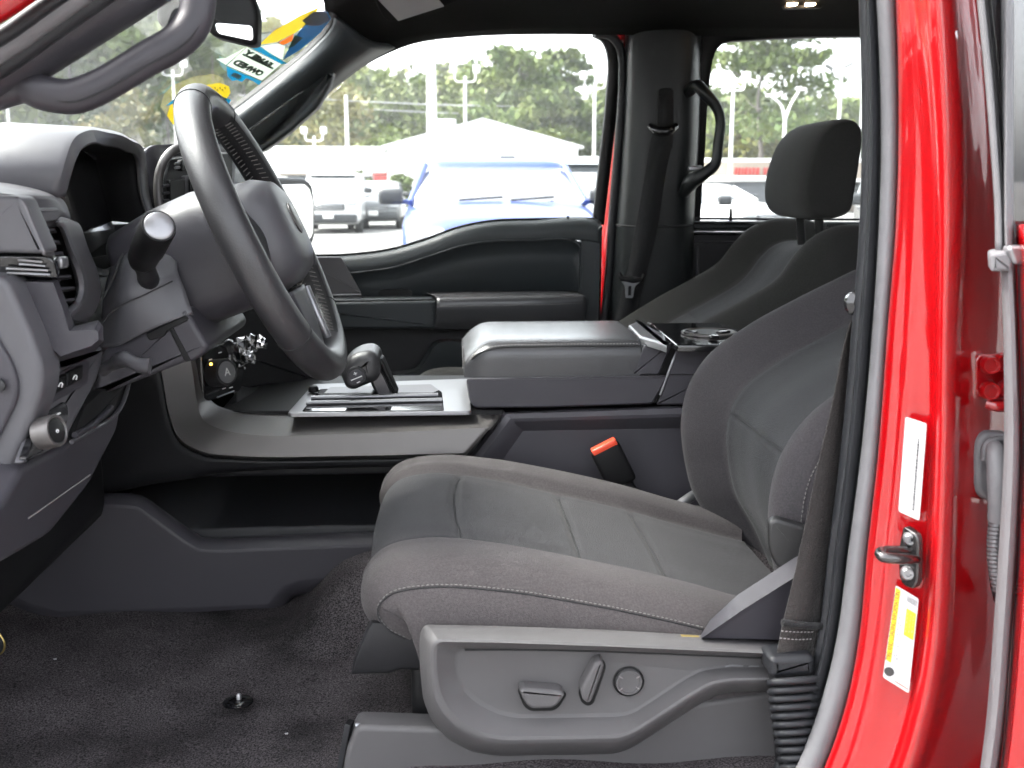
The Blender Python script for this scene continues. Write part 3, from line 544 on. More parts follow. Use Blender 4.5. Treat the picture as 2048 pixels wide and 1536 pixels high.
sc_ = [(862, 1305), (864, 1290), (876, 1282), (1000, 1284), (1200, 1291), (1580, 1308), (1640, 1311), (1640, 1360), (1580, 1362), (1465, 1364), (1425, 1371), (1388, 1392), (1268, 1470), (1235, 1482), (1005, 1486), (957, 1478), (912, 1454), (884, 1424), (868, 1388), (863, 1345)]
sc2 = rpx(sc_)
sh = rings('side_shield', [(so2, 1.01), (so2, 0.985), (mixp(so2, sc2, 0.10), 0.974), (mixp(so2, sc2, 0.55), 0.9585), (mixp(so2, sc2, 0.88), 0.951), (sc2, 0.9495), (mixp(sc2, si2, 0.10), 0.949), (mixp(sc2, si2, 0.22), 0.950), (mixp(sc2, si2, 0.88), 0.968), (si2, 0.9695), (mixp(si2, [(1180, 1360)] * len(si2), 0.02), 0.9698)], 'shield_plastic', ds, angle=24, label='textured grey side shield')
plate('slide_switch', [(1038, 1382), (1048, 1377), (1120, 1382), (1131, 1390), (1116, 1411), (1104, 1418), (1064, 1419), (1052, 1411)], 'shield_plastic', ds, d=0.02, r=0.004, b=0.0035, Y=0.953)
plate('slide_switch_gap', [(1034, 1379), (1048, 1373), (1122, 1378), (1135, 1388), (1118, 1415), (1106, 1422), (1062, 1423), (1048, 1414)], 'plastic_black', ds, d=0.004, r=0.004, b=0.0006, Y=0.9688)
plate('recline_switch', [(1190, 1326), (1204, 1322), (1209, 1332), (1203, 1352), (1184, 1403), (1176, 1408), (1166, 1402), (1161, 1384), (1164, 1374)], 'shield_plastic', ds, d=0.02, r=0.004, b=0.0035, Y=0.953)
plate('recline_switch_gap', [(1187, 1322), (1206, 1318), (1213, 1331), (1206, 1354), (1187, 1408), (1176, 1413), (1162, 1405), (1157, 1384), (1160, 1372)], 'plastic_black', ds, d=0.004, r=0.004, b=0.0006, Y=0.9688)
kc = A(1257, 1362, 0.969)
disc('lumbar_ring', kc, (0, -1, 0), [(0.0156, 0), (0.0156, 0.002), (0.0146, 0.0024), (0.0144, 0.0004)], 'plastic_black', ds, seg=40)
disc('lumbar_switch', kc, (0, -1, 0), [(0.0136, 0), (0.0136, 0.0035), (0.0128, 0.0046), (0.011, 0.0046), (0.0104, 0.0034), (0.004, 0.003)], 'shield_plastic', ds, seg=40)
for a in (0.6, 2.5, 3.8, 5.7): tube('lumbar_mark', [kc + np.array([math.cos(a) * q, -0.0044, math.sin(a) * q]) for q in (0.0085, 0.0125)], 0.0007, 'thread_dark', ds, raw=True, n=4, seg=5)
for tr in ([(1449, 1344), (1448, 1337), (1456, 1332), (1486, 1332)], [(1461, 1339), (1482, 1339)], [(1518, 1333), (1500, 1333), (1491, 1338), (1492, 1345), (1518, 1345)], [(1524, 1336), (1540, 1336)]):
    tube('embossed_letter', tr, 0.0011, 'rubber', ds, Y=0.9690, n=16, seg=5)
tube('shield_slit', [(930, 1300), (1100, 1301), (1300, 1307), (1600, 1320)], 0.0009, 'seam', ds, Y=0.9675, n=20, seg=5)
plate('riser', [(712, 1452), (1000, 1462), (1640, 1372), (1640, 1700), (668, 1700), (690, 1510)], 'shield_plastic', ds, d=0.03, r=0.008, b=0.005, Y=0.985)
plate('riser_end', [(700, 1450, 0.992), (712, 1440, 1.05), (690, 1530, 1.05), (668, 1640, 0.992)], 'plastic_dark', ds, d=0.006, r=0.002, b=0.001)
plate('riser_cap', [(710, 1447, 0.99), (716, 1440, 1.02), (770, 1440, 1.02), (775, 1444, 1.0)], 'silver', ds, d=0.003, r=0.002, b=0.0008)
rings('track_cover', [([(742, 1240), (838, 1246), (838, 1340), (800, 1338), (780, 1346), (702, 1348), (708, 1318), (733, 1255)], 1.10), ([(742, 1240), (838, 1246), (838, 1340), (800, 1338), (780, 1346), (702, 1348), (708, 1318), (733, 1255)], 1.02), ([(746, 1246), (838, 1252), (838, 1334), (798, 1332), (778, 1340), (708, 1342), (713, 1318), (738, 1258)], 1.015)], 'plastic_dark', ds)
rbox('seat_base', (0.16, 1.26, 0.945), (0.40, 0.46, 0.10), 'plastic_black', ds, 0.01)
plate('metal_tab', [(1362, 1272), (1400, 1274), (1398, 1279), (1366, 1278)], 'brass', ds, d=0.004, r=0.001, b=0.0004, Y=0.972)
# headrest maker
def headrest(parent, c, m, sc=1.0):
    prof = [(-0.062, -0.085), (-0.070, -0.04), (-0.060, 0.02), (-0.035, 0.075), (0.0, 0.102), (0.035, 0.104), (0.052, 0.088), (0.052, 0.02), (0.044, -0.05), (0.036, -0.092), (0.0, -0.104), (-0.04, -0.102)]
    base = cr([(a, 0, b) for a, b in prof], 48, closed=True)[:, [0, 2]]; V = []; ys = np.array([-0.135, -0.131, -0.122, -0.105, -0.07, 0, 0.07, 0.105, 0.122, 0.131, 0.135]); k = [0.80, 0.88, 0.945, 0.985, 1.0, 1.0, 1.0, 0.985, 0.945, 0.88, 0.80]
    for y_, kk in zip(ys, k):
        bend = 0.9 * y_ * y_
        for q in base: V.append((c[0] + q[0] * kk * sc + bend * 0.3, c[1] + y_, c[2] + q[1] * (0.4 + 0.6 * kk) * sc))
    n = 48; F = []
    for i in range(len(ys) - 1):
        for j in range(n): F.append((i * n + j, (i + 1) * n + j, (i + 1) * n + (j + 1) % n, i * n + (j + 1) % n))
    F.append(tuple(range(n))); F.append(tuple(reversed(range((len(ys) - 1) * n, len(ys) * n))))
    o = mk('headrest', V, F, m, parent, angle=180)
    sm = o.modifiers.new('s', 'SUBSURF'); sm.levels = 1; sm.render_levels = 1
    for dy in (-0.055, 0.055): tube('headrest_post', [(c[0] + 0.01, c[1] + dy, c[2] - 0.17), (c[0], c[1] + dy, c[2] - 0.08)], 0.009, 'plastic_black', parent, raw=True, n=4, seg=10)
    return o
headrest(ds, (0.80, YD, 1.545), 'dark_fabric')
# passenger seat
YP = 2.10
ps_ = empty('front_seat', P, 'dark passenger seat with headrest beyond the centre console')
pxz = lambda l, Y: [tuple(A(x, y, Y)[[0, 2]]) for x, y in l]
ppath = pxz([(1090, 760), (1130, 720), (1180, 682), (1245, 640), (1320, 594), (1395, 553), (1440, 524), (1470, 485), (1500, 456), (1535, 440), (1580, 436), (1640, 446)], YP + 0.20)
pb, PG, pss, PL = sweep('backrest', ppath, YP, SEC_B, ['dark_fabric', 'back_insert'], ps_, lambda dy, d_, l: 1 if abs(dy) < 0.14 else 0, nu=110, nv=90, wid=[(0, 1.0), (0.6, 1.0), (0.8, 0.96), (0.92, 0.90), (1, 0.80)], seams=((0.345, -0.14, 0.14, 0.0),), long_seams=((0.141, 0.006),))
for dyv in ((0.225, -0.004),):
    tr = side_row(PG, pss, dyv, r0=0.2, r1=0.7) + np.array([-0.001, -0.001, 0.001]); stitches('stitching', tr, 'thread_dark', ps_, 0.0008, 0.006, raw=True)
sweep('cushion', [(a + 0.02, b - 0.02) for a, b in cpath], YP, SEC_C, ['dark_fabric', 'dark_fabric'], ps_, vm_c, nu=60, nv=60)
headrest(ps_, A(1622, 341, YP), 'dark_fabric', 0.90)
rbox('seat_base', (0.2, YP, 0.93), (0.42, 0.46, 0.12), 'plastic_black', ps_, 0.01)

# ---------------------------------------------------------------- driver's belt, buckle
db = empty('seat_belt', P, "driver's brown grey seat belt running down beside the door pillar")
loft('belt_webbing', [[(1704, 640, 0.955), (1690, 690, 0.955), (1668, 800, 0.955), (1640, 920, 0.95), (1610, 1060, 0.945), (1588, 1160, 0.94), (1567, 1248, 0.935), (1556, 1300, 0.935), (1552, 1330, 0.935)], [(1722, 640, 1.0), (1716, 690, 0.995), (1712, 800, 0.985), (1700, 920, 0.975), (1681, 1060, 0.965), (1660, 1150, 0.955), (1640, 1250, 0.945), (1626, 1300, 0.94), (1620, 1330, 0.94)]], 'webbing', db, nu=60, thick=0.0016)
tube('webbing_fold', [(1565, 1245, 0.932), (1600, 1250, 0.935), (1642, 1252, 0.94)], 0.0035, 'webbing_dark', db, n=10, seg=8)
stitches('stitching', [(1562, 1262, 0.932), (1590, 1264, 0.933), (1634, 1264, 0.938)], 'thread_dark', db, 0.0009, 0.004)
stitches('stitching', [(1559, 1276, 0.932), (1590, 1279, 0.933), (1630, 1278, 0.938)], 'thread_dark', db, 0.0009, 0.004)
disc('belt_guide', A(1704, 606, 0.955), (0.3, -1, 0.1), [(0.004, 0), (0.011, 0.002), (0.0125, 0.008), (0.008, 0.013), (0.001, 0.0135)], 'gloss_black', db, seg=24)
bo = empty('belt_boot', P, 'ribbed black rubber boot at the foot of the near belt')
plate('boot_collar', [(1541, 1322), (1550, 1316), (1622, 1312), (1632, 1318), (1630, 1352), (1542, 1358)], 'rubber_dark', bo, d=0.03, r=0.006, b=0.006, Y=0.925)
for k in range(12):
    y = 1364 + k * 17; xl = 1539 + k * 2.0 + 0.12 * k * k * 0.3; xr = 1632 - 1.2 * k
    tube('boot_rib', [(xl, y + 3, 0.95), (xl + 10, y, 0.922), (xl + 45, y - 2, 0.917), (xr, y - 6, 0.922), (xr + 8, y - 8, 0.95)], 0.0036, 'rubber_dark', bo, n=18, seg=8)
plate('boot_core', [(1548, 1350), (1628, 1345), (1612, 1600), (1568, 1600)], 'plastic_black', bo, d=0.02, r=0.004, b=0.002, Y=0.928)
bk = empty('belt_buckle', P, 'black seat belt buckle with red release edge beside the console')
R_b = Matrix.Rotation(math.radians(28), 3, 'Y')
bc = A(1226, 930, 1.515)
rbox('buckle_body', bc, (0.046, 0.022, 0.068), 'plastic_black', bk, 0.006, 3, rot=Matrix.Rotation(math.radians(-27), 3, 'Y'))
rbox('release_button', A(1208, 893, 1.513), (0.040, 0.018, 0.010), 'buckle_red', bk, 0.002, 2, rot=Matrix.Rotation(math.radians(-27), 3, 'Y'))
tube('buckle_stalk', [(1245, 962, 1.52), (1275, 1010, 1.525), (1300, 1060, 1.53)], 0.013, 'plastic_dark', bk, n=10, seg=10)
tube('seat_lever', [(1345, 1020, 1.49), (1385, 992, 1.50), (1400, 985, 1.51)], 0.008, 'silver', P, n=10, seg=8)

# ================================================================== CENTRE CONSOLE
co = empty('centre_console', P, 'centre console with padded lid, gear tray and open shelf')
# plinth along the floor
pl = [(-60, 1180), (0, 1212), (60, 1238), (115, 1252), (300, 1247), (540, 1238), (556, 1230), (585, 1196), (600, 1191), (680, 1181), (694, 1186), (716, 1222), (760, 1230), (1440, 1225), (1440, 1000), (1300, 1060), (735, 1064), (430, 1076), (404, 1074), (382, 1060), (300, 1000), (282, 990), (255, 986), (160, 984), (60, 990), (-60, 1010)]
rings('plinth', [(pl, 1.56), (pl, 1.50)] + [([tuple(q) for q in inset2(np.array(pl, float), d)], Y) for d, Y in ((0.8, 1.494), (5, 1.484), (14, 1.474), (24, 1.468), (30, 1.467), (31, 1.467))], 'plastic', co, angle=32)
# open shelf behind it
plate('shelf_floor', [(-0.52, 1.50, 0.985), (0.45, 1.50, 0.985), (0.45, 1.84, 0.985), (-0.52, 1.84, 0.985)], 'rubber_dark', co, d=0.02, r=0.01, b=0.004, raw=True)
loft('shelf_mat', [[(380, 1062, 1.53), (470, 1060, 1.53), (560, 1052, 1.53), (720, 1058, 1.53), (900, 1060, 1.53)], [(360, 1040, 1.58), (450, 1042, 1.58), (560, 1042, 1.58), (720, 1042, 1.58), (900, 1044, 1.58)], [(340, 1020, 1.70), (450, 1018, 1.72), (560, 1016, 1.72), (720, 1010, 1.72), (900, 1006, 1.72)]], 'plastic', co, nu=30, nv=14, thick=0.004)
plate('shelf_back', [(-0.60, 1.80, 0.9), (0.45, 1.80, 0.9), (0.45, 1.80, 1.13), (-0.60, 1.80, 1.13)], 'plastic_black', co, d=0.01, r=0.0, b=0.001, raw=True)
# upper deck body
rbox('deck_body', (0.02, 1.69, 1.07), (0.76, 0.24, 0.055), 'plastic_dark', co, 0.006)
ti = [(378, 640, 1.60), (398, 720, 1.60), (412, 785, 1.60), (428, 806, 1.595), (470, 822, 1.59), (520, 827, 1.585), (700, 826, 1.585), (1009, 822, 1.585)]
tm = [(362, 640, 1.56), (386, 735, 1.555), (396, 800, 1.54), (408, 838, 1.525), (446, 857, 1.512), (510, 868, 1.508), (700, 866, 1.508), (984, 853, 1.51)]
tb = [(300, 650, 1.55), (324, 750, 1.545), (338, 825, 1.53), (358, 876, 1.515), (402, 902, 1.506), (480, 912, 1.502), (680, 912, 1.502), (936, 906, 1.502)]
tu = [(298, 652, 1.56), (322, 754, 1.555), (336, 830, 1.54), (356, 882, 1.525), (402, 909, 1.516), (480, 919, 1.512), (680, 919, 1.512), (930, 913, 1.512)]
def lerp3(a, b, t): return [tuple(p[k] * (1 - t) + q[k] * t for k in range(3)) for p, q in zip(a, b)]
loft('side_trim', [ti, lerp3(ti, tm, 0.1), lerp3(ti, tm, 0.88), lerp3(tm, tb, 0.04), lerp3(tm, tb, 0.14), lerp3(tm, tb, 0.92), tb, tu], 'satin', co, nu=70, thick=0.006, angle=30, label='satin metallic trim sweeping along the console side')
sk0 = [(300, 660, 1.565), (324, 760, 1.56), (338, 834, 1.545), (360, 886, 1.53), (404, 913, 1.52), (482, 922, 1.516), (680, 923, 1.516), (926, 918, 1.516)]
sk1 = [(250, 700, 1.58), (262, 800, 1.57), (280, 870, 1.555), (310, 915, 1.54), (380, 938, 1.53), (480, 936, 1.522), (680, 930, 1.52), (920, 928, 1.52)]
sk2 = [(150, 760, 1.60), (150, 850, 1.595), (155, 930, 1.59), (170, 976, 1.59), (330, 965, 1.57), (470, 944, 1.55), (680, 936, 1.54), (920, 933, 1.54)]
loft('side_skirt', [sk0, lerp3(sk0, sk1, 0.2), sk1, sk2], 'plastic_dark', co, nu=60, nv=14, thick=0.006)
# gear tray
zt = 1.150
bz = lambda l, z=zt: [B(x, y, z) for x, y in l]
plate('tray_floor', bz([(440, 822), (500, 752), (1010, 750), (1008, 820)], 1.142), 'plastic_black', co, d=0.02, r=0.004, b=0.001, raw=True)
plate('gear_plate', bz([(574, 826), (626, 768), (936, 757), (943, 822)]), 'silver', co, d=0.006, r=0.008, b=0.0015, raw=True, label='bright metallic gear lever plate')
plate('tray_recess', bz([(604, 822), (640, 778), (866, 772), (884, 784), (888, 820)], 1.1512), 'gloss_black', co, d=0.003, r=0.004, b=0.0005, raw=True)
plate('phone_slot', bz([(648, 786), (660, 774), (862, 768), (878, 780), (866, 785)], 1.1514), 'satin_dark', co, d=0.003, r=0.004, b=0.0005, raw=True)
for a_, b_ in (((612, 806), (884, 800)), ((622, 796), (876, 790))): tube('tray_bar', [B(a_[0], a_[1], 1.154), B(b_[0], b_[1], 1.154)], 0.0035, 'silver', co, raw=True, n=4, seg=8)
disc('tray_button', B(627, 783, 1.152), (0, 0, 1), [(0.0085, 0), (0.0085, 0.006), (0.006, 0.009), (0.002, 0.0095)], 'plastic_black', co, seg=20)
loft('tray_rail', [[(515, 745, 1.83), (545, 762, 1.83), (590, 771, 1.83), (700, 769, 1.83), (940, 758, 1.83)], [(513, 752, 1.815), (543, 770, 1.815), (590, 780, 1.815), (700, 777, 1.815), (940, 765, 1.815)], [(510, 830, 1.81), (543, 830, 1.81), (590, 830, 1.81), (700, 830, 1.81), (940, 830, 1.81)]], 'plastic', co, nu=36, thick=0.01)
loft('bin_liner', [[(455, 815, 1.62), (480, 827, 1.62), (540, 829, 1.62), (600, 828, 1.62)], [(470, 800, 1.66), (490, 806, 1.66), (545, 806, 1.66), (600, 805, 1.66)], [(465, 745, 1.80), (490, 760, 1.80), (545, 775, 1.80), (600, 778, 1.80)]], 'plastic_dark', co, nu=20, thick=0.002)
stitches('stitching', [(458, 808, 1.607), (490, 825, 1.603), (530, 828, 1.60)], 'thread', co, 0.0007, 0.004)
# gear lever
gl = empty('gear_lever', P, 'gear lever with leather head and metal shaft in the console tray')
rings('lever_shaft', [([(772, 828), (815, 826), (770, 745), (735, 752)], 1.70), ([(770, 830), (806, 828), (764, 742), (736, 750)], 1.665), ([(774, 826), (800, 824), (762, 745), (741, 752)], 1.66)], 'satin_dark', gl)
plate('lever_boot', [(762, 822), (790, 812), (835, 826), (860, 834), (760, 836)], 'silver', gl, d=0.05, r=0.008, b=0.006, Y=1.655)
plate('lever_front', [(797, 815), (808, 815), (764, 716), (752, 720)], 'plastic_black', gl, d=0.04, r=0.004, b=0.003, Y=1.662)
plate('lever_head', [(679, 750), (682, 735), (694, 718), (716, 705), (740, 702), (754, 710), (759, 726), (760, 752), (752, 764), (722, 776), (706, 783), (690, 778)], 'leather', gl, d=0.085, r=0.01, b=0.016, Y=1.622, seg=5, label='dark leather gear lever head')
plate('shift_button', [(690, 747), (700, 736), (716, 731), (731, 742), (734, 764), (708, 777), (692, 770)], 'plastic_dark', gl, d=0.006, r=0.004, b=0.002, Y=1.6195)
plate('button_face', [(697, 750), (704, 742), (716, 738), (726, 746), (728, 761), (708, 771), (698, 766)], 'plastic', gl, d=0.003, r=0.003, b=0.001, Y=1.6178)
xd = A(740, 757, 1.62) - A(700, 775, 1.62); yd = A(712, 740, 1.62) - A(716, 775, 1.62)
text('shift_mark', '+', A(711, 748, 1.6165), xd, yd, 0.012, 'white_mark', gl)
tube('shift_mark', [(702, 761, 1.6168), (724, 752, 1.6168)], 0.0008, 'white_mark', gl, n=4, seg=5)
tube('shift_mark', [(714, 766, 1.6168), (720, 763, 1.6168)], 0.0008, 'white_mark', gl, n=4, seg=5)
# armrest lid
ar = empty('console_armrest', P, 'grey leather armrest lid on the centre console')
lx0, lx1 = A(928, 700, 1.57)[0], A(1279, 700, 1.57)[0]
V = []; nst = 26; npr = 34
for i in range(nst):
    u = i / (nst - 1); X = lx0 + (lx1 - lx0) * (u ** 1.5 if u < 0.5 else (0.3536 + (u - 0.5) * (1 - 0.3536) / 0.5))
    t = (X - lx0) / 0.05; e = 1 - max(0, 1 - t) ** 2.2 if t < 1 else 1.0
    zb, zt2 = 1.192, 1.192 + 0.056 * (0.45 + 0.55 * max(e, 0)) ; hw = 0.135 * (0.88 + 0.12 * max(e, 0)) ; ymid = 1.693
    for j in range(npr):
        a = math.pi * j / (npr - 1); ca, sa = math.cos(a), math.sin(a); n_ = 7.0
        yy = -math.copysign(abs(ca) ** (2 / n_), ca) * hw; zz = abs(sa) ** (2 / n_) * (zt2 - zb)
        V.append((X, ymid + yy, zb + zz + 0.004 * math.cos(yy / hw * 1.4)))
F = grid_faces(nst, npr); F.append(tuple(range(npr))); F.append(tuple(reversed(range((nst - 1) * npr, nst * npr))))
mk('armrest_pad', V, F, 'leather_pad', ar, angle=60)
seam = [(lx0 + 0.004, 1.575, 1.212), (lx0 + 0.02, 1.5655, 1.232), (lx0 + 0.045, 1.5618, 1.2412), (lx0 + 0.10, 1.5610, 1.2435), (lx1 - 0.002, 1.5610, 1.2435)]
stitches('stitching', seam, 'thread_dark', ar, 0.0009, 0.005, raw=True)
tube('pad_seam', [(a, b - 0.0004, c - 0.003) for a, b, c in seam], 0.0011, 'seam', ar, raw=True, n=40, seg=5)
for dy_ in (0.0, 0.006): stitches('stitching', [(lx0 - 0.0015, 1.60 + dy_, 1.236), (lx0 - 0.0015, 1.60 + dy_, 1.20)], 'thread_dark', ar, 0.0008, 0.004, raw=True)
def slab(name, o, Y0, Y1, m, parent, b=3, label=None):
    q = np.array(o, float); return rings(name, [(o, Y1), (o, Y0 + 0.004), ([tuple(v) for v in inset2(q, b * 0.35)], Y0 + 0.0012), ([tuple(v) for v in inset2(q, b)], Y0), ([tuple(v) for v in inset2(q, b * 1.3)], Y0)], m, parent, angle=30, label=label)
slab('lid_tray', rpx([(932, 756), (1262, 751), (1337, 751), (1305, 808), (1090, 815), (948, 816), (938, 800)], 8), 1.553, 1.83, 'console_plastic', ar)
slab('latch_block', rpx([(1285, 696), (1290, 688), (1343, 686), (1342, 694), (1318, 750), (1264, 750)], 4), 1.558, 1.83, 'console_plastic', ar)
plate('latch_tab', bz([(1278, 672), (1256, 650), (1275, 641), (1330, 668), (1334, 690), (1325, 686)], 1.252), 'silver', ar, d=0.012, r=0.004, b=0.004, raw=True, label='bright release tab behind the armrest')
slab('lid_gap', [(1337, 690), (1362, 690), (1322, 806), (1290, 810)], 1.575, 1.82, 'plastic_black', ar)
slab('rear_module', rpx([(1358, 688), (1560, 684), (1560, 810), (1312, 810), (1322, 790)], 4), 1.556, 1.83, 'console_plastic', ar)
slab('module_joint', [(1338, 748), (1445, 748), (1445, 750.5), (1338, 750.5)], 1.5545, 1.57, 'seam', ar, b=0.4)
plate('cup_holder_rim', bz([(1300, 646), (1442, 645), (1500, 668), (1560, 690), (1352, 689)], 1.2475), 'gloss_black', ar, d=0.01, r=0.006, b=0.003, raw=True)
disc('cup_holder', B(1418, 667, 1.2484), (0, 0, 1), [(0.044, 0), (0.044, 0.003), (0.040, 0.0045), (0.036, 0.002), (0.034, 0.001)], 'satin', ar, seg=36)
disc('cup_well', B(1418, 667, 1.2492), (0, 0, 1), [(0.036, 0), (0.036, 0.002), (0.001, 0.002)], 'plastic_black', ar, seg=36)
for ang in (0.5, 2.6, 4.7): 
    c0 = B(1418, 667, 1.2525); rbox('cup_finger', (c0[0] + 0.03 * math.cos(ang), c0[1] + 0.03 * math.sin(ang), c0[2]), (0.02, 0.014, 0.005), 'gloss_black', ar, 0.002, rot=Matrix.Rotation(ang, 3, 'Z'))
tube('bright_edge', [(1296, 646, 1.80), (1320, 656, 1.72), (1345, 676, 1.62), (1360, 690, 1.565), (1352, 706, 1.556), (1320, 790, 1.556)], 0.0018, 'silver', ar, n=30, seg=6)
# base body of the console beside the seat
cb = [(1008, 824), (1380, 811), (1440, 900), (1440, 1070), (1200, 1070), (920, 945), (930, 925)]
ci = [(1046, 862), (1380, 856), (1436, 905), (1436, 1060), (1200, 1060), (985, 960), (998, 930)]
rings('base_body', [(cb, 1.80), (cb, 1.562), (mixp(cb, ci, 0.12), 1.552), (mixp(cb, ci, 0.35), 1.548), (mixp(cb, ci, 0.5), 1.549), (mixp(cb, ci, 0.95), 1.563), (ci, 1.565), (mixp(ci, [(1250, 950)] * 7, 0.03), 1.565)], 'console_plastic', co, angle=24)

# ================================================================== DASHBOARD
da = empty('dashboard', P, 'grey plastic dashboard with hooded instrument binnacle')
outer = [(96, 392, 1.03), (110, 340, 1.03), (130, 285, 1.055), (152, 267, 1.09), (205, 265, 1.22), (255, 281, 1.38), (281, 306, 1.455), (290, 390, 1.47), (303, 440, 1.475)]
lip = [(122, 392, 1.045), (134, 345, 1.045), (150, 302, 1.065), (166, 288, 1.09), (203, 287, 1.21), (245, 298, 1.365), (271, 318, 1.432), (279, 390, 1.445), (297, 446, 1.455)]
o3, l3 = np.array(AA(outer)), np.array(AA(lip))
f3 = o3 + np.array([-0.30, 0, -0.035]); m3 = o3 + np.array([-0.08, 0.0, 0.004]); i3 = l3 * 0.94 + l3.mean(0) * 0.06 + np.array([-0.055, 0, 0])
edge = o3 * 0.85 + l3 * 0.15 + np.array([0.003, 0, 0])
loft('binnacle_hood', [f3, m3, o3, edge, l3 * 0.92 + o3 * 0.08 + np.array([0.001, 0, 0]), l3], 'plastic_light', da, nu=70, raw=True, thick=0.004, angle=45)
loft('binnacle_liner', [l3, l3 + np.array([-0.012, 0, -0.001]), i3], 'plastic_black', da, nu=70, raw=True, thick=0.003, angle=45)
rim_l = cr(l3, 60) + np.array([0.0015, -0.0008, 0]); tube('binnacle_edge', rim_l, 0.002, 'satin', da, raw=True, n=60, seg=6)
ic = np.array(list(i3) + [A(306, 470, 1.46) + np.array([-0.045, 0, 0]), A(205, 545, 1.13) + np.array([-0.045, 0, 0])])
plate('instrument_display', ic + np.array([0.006, 0, 0]), 'gloss_black', da, d=0.02, r=0.006, b=0.002, raw=True, label='switched off black instrument display')
bf = [[tuple(v) for v in DD(l_, x_)] for l_, x_ in (([(118, 400), (150, 470), (180, 535), (215, 548), (262, 498), (300, 448)], -0.39), ([(135, 420), (155, 470), (182, 528), (215, 540), (258, 490), (292, 448)], -0.43), ([(150, 420), (165, 460), (190, 505), (215, 515), (250, 475), (280, 440)], -0.52))]
loft('binnacle_floor', bf, 'plastic_dark', da, nu=40, raw=True, thick=0.003)
plate('display_skirt', DD([(122, 398), (150, 470), (192, 546), (236, 552), (264, 515), (315, 438), (285, 400)], -0.448), 'gloss_black', da, d=0.02, r=0.006, b=0.002, raw=True)
rbox('binnacle_back', (-0.60, 1.25, 1.44), (0.10, 0.50, 0.22), 'plastic_black', da, 0.01)
# dash top running to the windscreen and across to the far side
loft('dash_top', [[(-0.44, 0.96, 1.44), (-0.60, 0.96, 1.43), (-0.88, 0.96, 1.38)], [(-0.46, 1.15, 1.50), (-0.62, 1.15, 1.48), (-0.88, 1.15, 1.39)], [(-0.44, 1.5, 1.515), (-0.62, 1.5, 1.49), (-0.88, 1.5, 1.39)], [(-0.42, 1.68, 1.53), (-0.62, 1.68, 1.50), (-0.88, 1.68, 1.39)], [(-0.43, 2.0, 1.53), (-0.62, 2.0, 1.50), (-0.88, 2.0, 1.39)], [(-0.44, 2.36, 1.51), (-0.62, 2.38, 1.48), (-0.88, 2.40, 1.38)]], 'plastic', da, nu=20, nv=40, raw=True, thick=0.01)
loft('dash_fascia', [[(-0.42, 1.80, 1.535), (-0.43, 2.1, 1.535), (-0.45, 2.38, 1.515)], [(-0.39, 1.80, 1.51), (-0.395, 2.1, 1.51), (-0.42, 2.38, 1.50)], [(-0.40, 1.80, 1.42), (-0.40, 2.1, 1.42), (-0.43, 2.38, 1.42)], [(-0.44, 1.80, 1.32), (-0.44, 2.1, 1.32), (-0.46, 2.38, 1.32)], [(-0.52, 1.80, 1.15), (-0.52, 2.1, 1.15), (-0.54, 2.38, 1.15)]], 'plastic_dark', da, nu=16, nv=24, raw=True, thick=0.01)
# near end of the dash
loft('end_shoulder', [[(-90, 355, 1.02), (-20, 362, 1.02), (50, 372, 1.03), (100, 384, 1.045), (128, 402, 1.06), (140, 430, 1.07), (140, 452, 1.08)], [(-90, 362, 0.955), (-20, 370, 0.955), (40, 381, 0.96), (88, 392, 0.985), (112, 405, 1.01), (124, 428, 1.02), (122, 452, 1.03)], [(-90, 385, 0.93), (-20, 387, 0.93), (28, 391, 0.93), (50, 402, 0.945), (62, 416, 0.955), (70, 436, 0.965), (74, 460, 0.968)]], 'plastic_light', da, nu=40, nv=18, thick=0.006)
plate('end_cheek', [(-90, 386), (30, 391), (44, 398), (62, 440), (92, 508), (-90, 504)], 'plastic_light', da, d=0.03, r=0.006, b=0.004, Y=0.925)
loft('cheek_chamfer', [[(34, 392, 0.926), (46, 402, 0.926), (64, 445, 0.926), (92, 508, 0.926)], [(56, 404, 0.948), (68, 416, 0.948), (84, 455, 0.945), (104, 512, 0.945)], [(72, 416, 0.985), (80, 424, 0.985), (92, 460, 0.98), (112, 515, 0.975)]], 'satin_dark', da, nu=20, nv=10, thick=0.003)
dc = plate('badge_strip', [(-90, 509, 0.928), (92, 512, 0.940), (108, 520, 0.945), (118, 556, 0.95), (12, 555, 0.932), (-90, 552, 0.928)], 'gloss_black', da, d=0.02, r=0.004, b=0.002, label='glossy black strip with bright bars on the dash end')
for k, (xa, xb, ya, yb) in enumerate(((36, 84, 520, 524), (38, 90, 528, 532), (12, 96, 537, 541), (14, 100, 546, 549))): tube('bright_bar', [(xa, ya, 0.9285), (xb, yb, 0.9395)], 0.0011, 'silver', da, n=4, seg=6)
rings('knee_fascia', [([(10, 557), (116, 560), (140, 622), (150, 652), (196, 640), (206, 652), (207, 682), (190, 702), (120, 724), (98, 708), (52, 640)], 1.06), ([(10, 557), (116, 560), (138, 622), (148, 654), (196, 644), (205, 655), (206, 682), (188, 700), (120, 722), (98, 706), (52, 640)], 0.955), ([(20, 562), (106, 565), (126, 620), (138, 662), (190, 660), (196, 664), (197, 680), (182, 692), (122, 712), (104, 698), (58, 638)], 0.942)], 'plastic', da, angle=40)
plate('end_panel', [(-90, 540), (4, 553), (20, 570), (42, 620), (72, 690), (86, 735), (86, 775), (72, 822), (20, 950), (-10, 1020), (-90, 1200)], 'plastic_light', da, d=0.04, r=0.012, b=0.006, Y=0.91)
plate('fuse_cover', [(-90, 600), (-30, 640), (20, 720), (36, 762), (34, 800), (-20, 910), (-90, 1040)], 'plastic', da, d=0.008, r=0.012, b=0.003, Y=0.905)
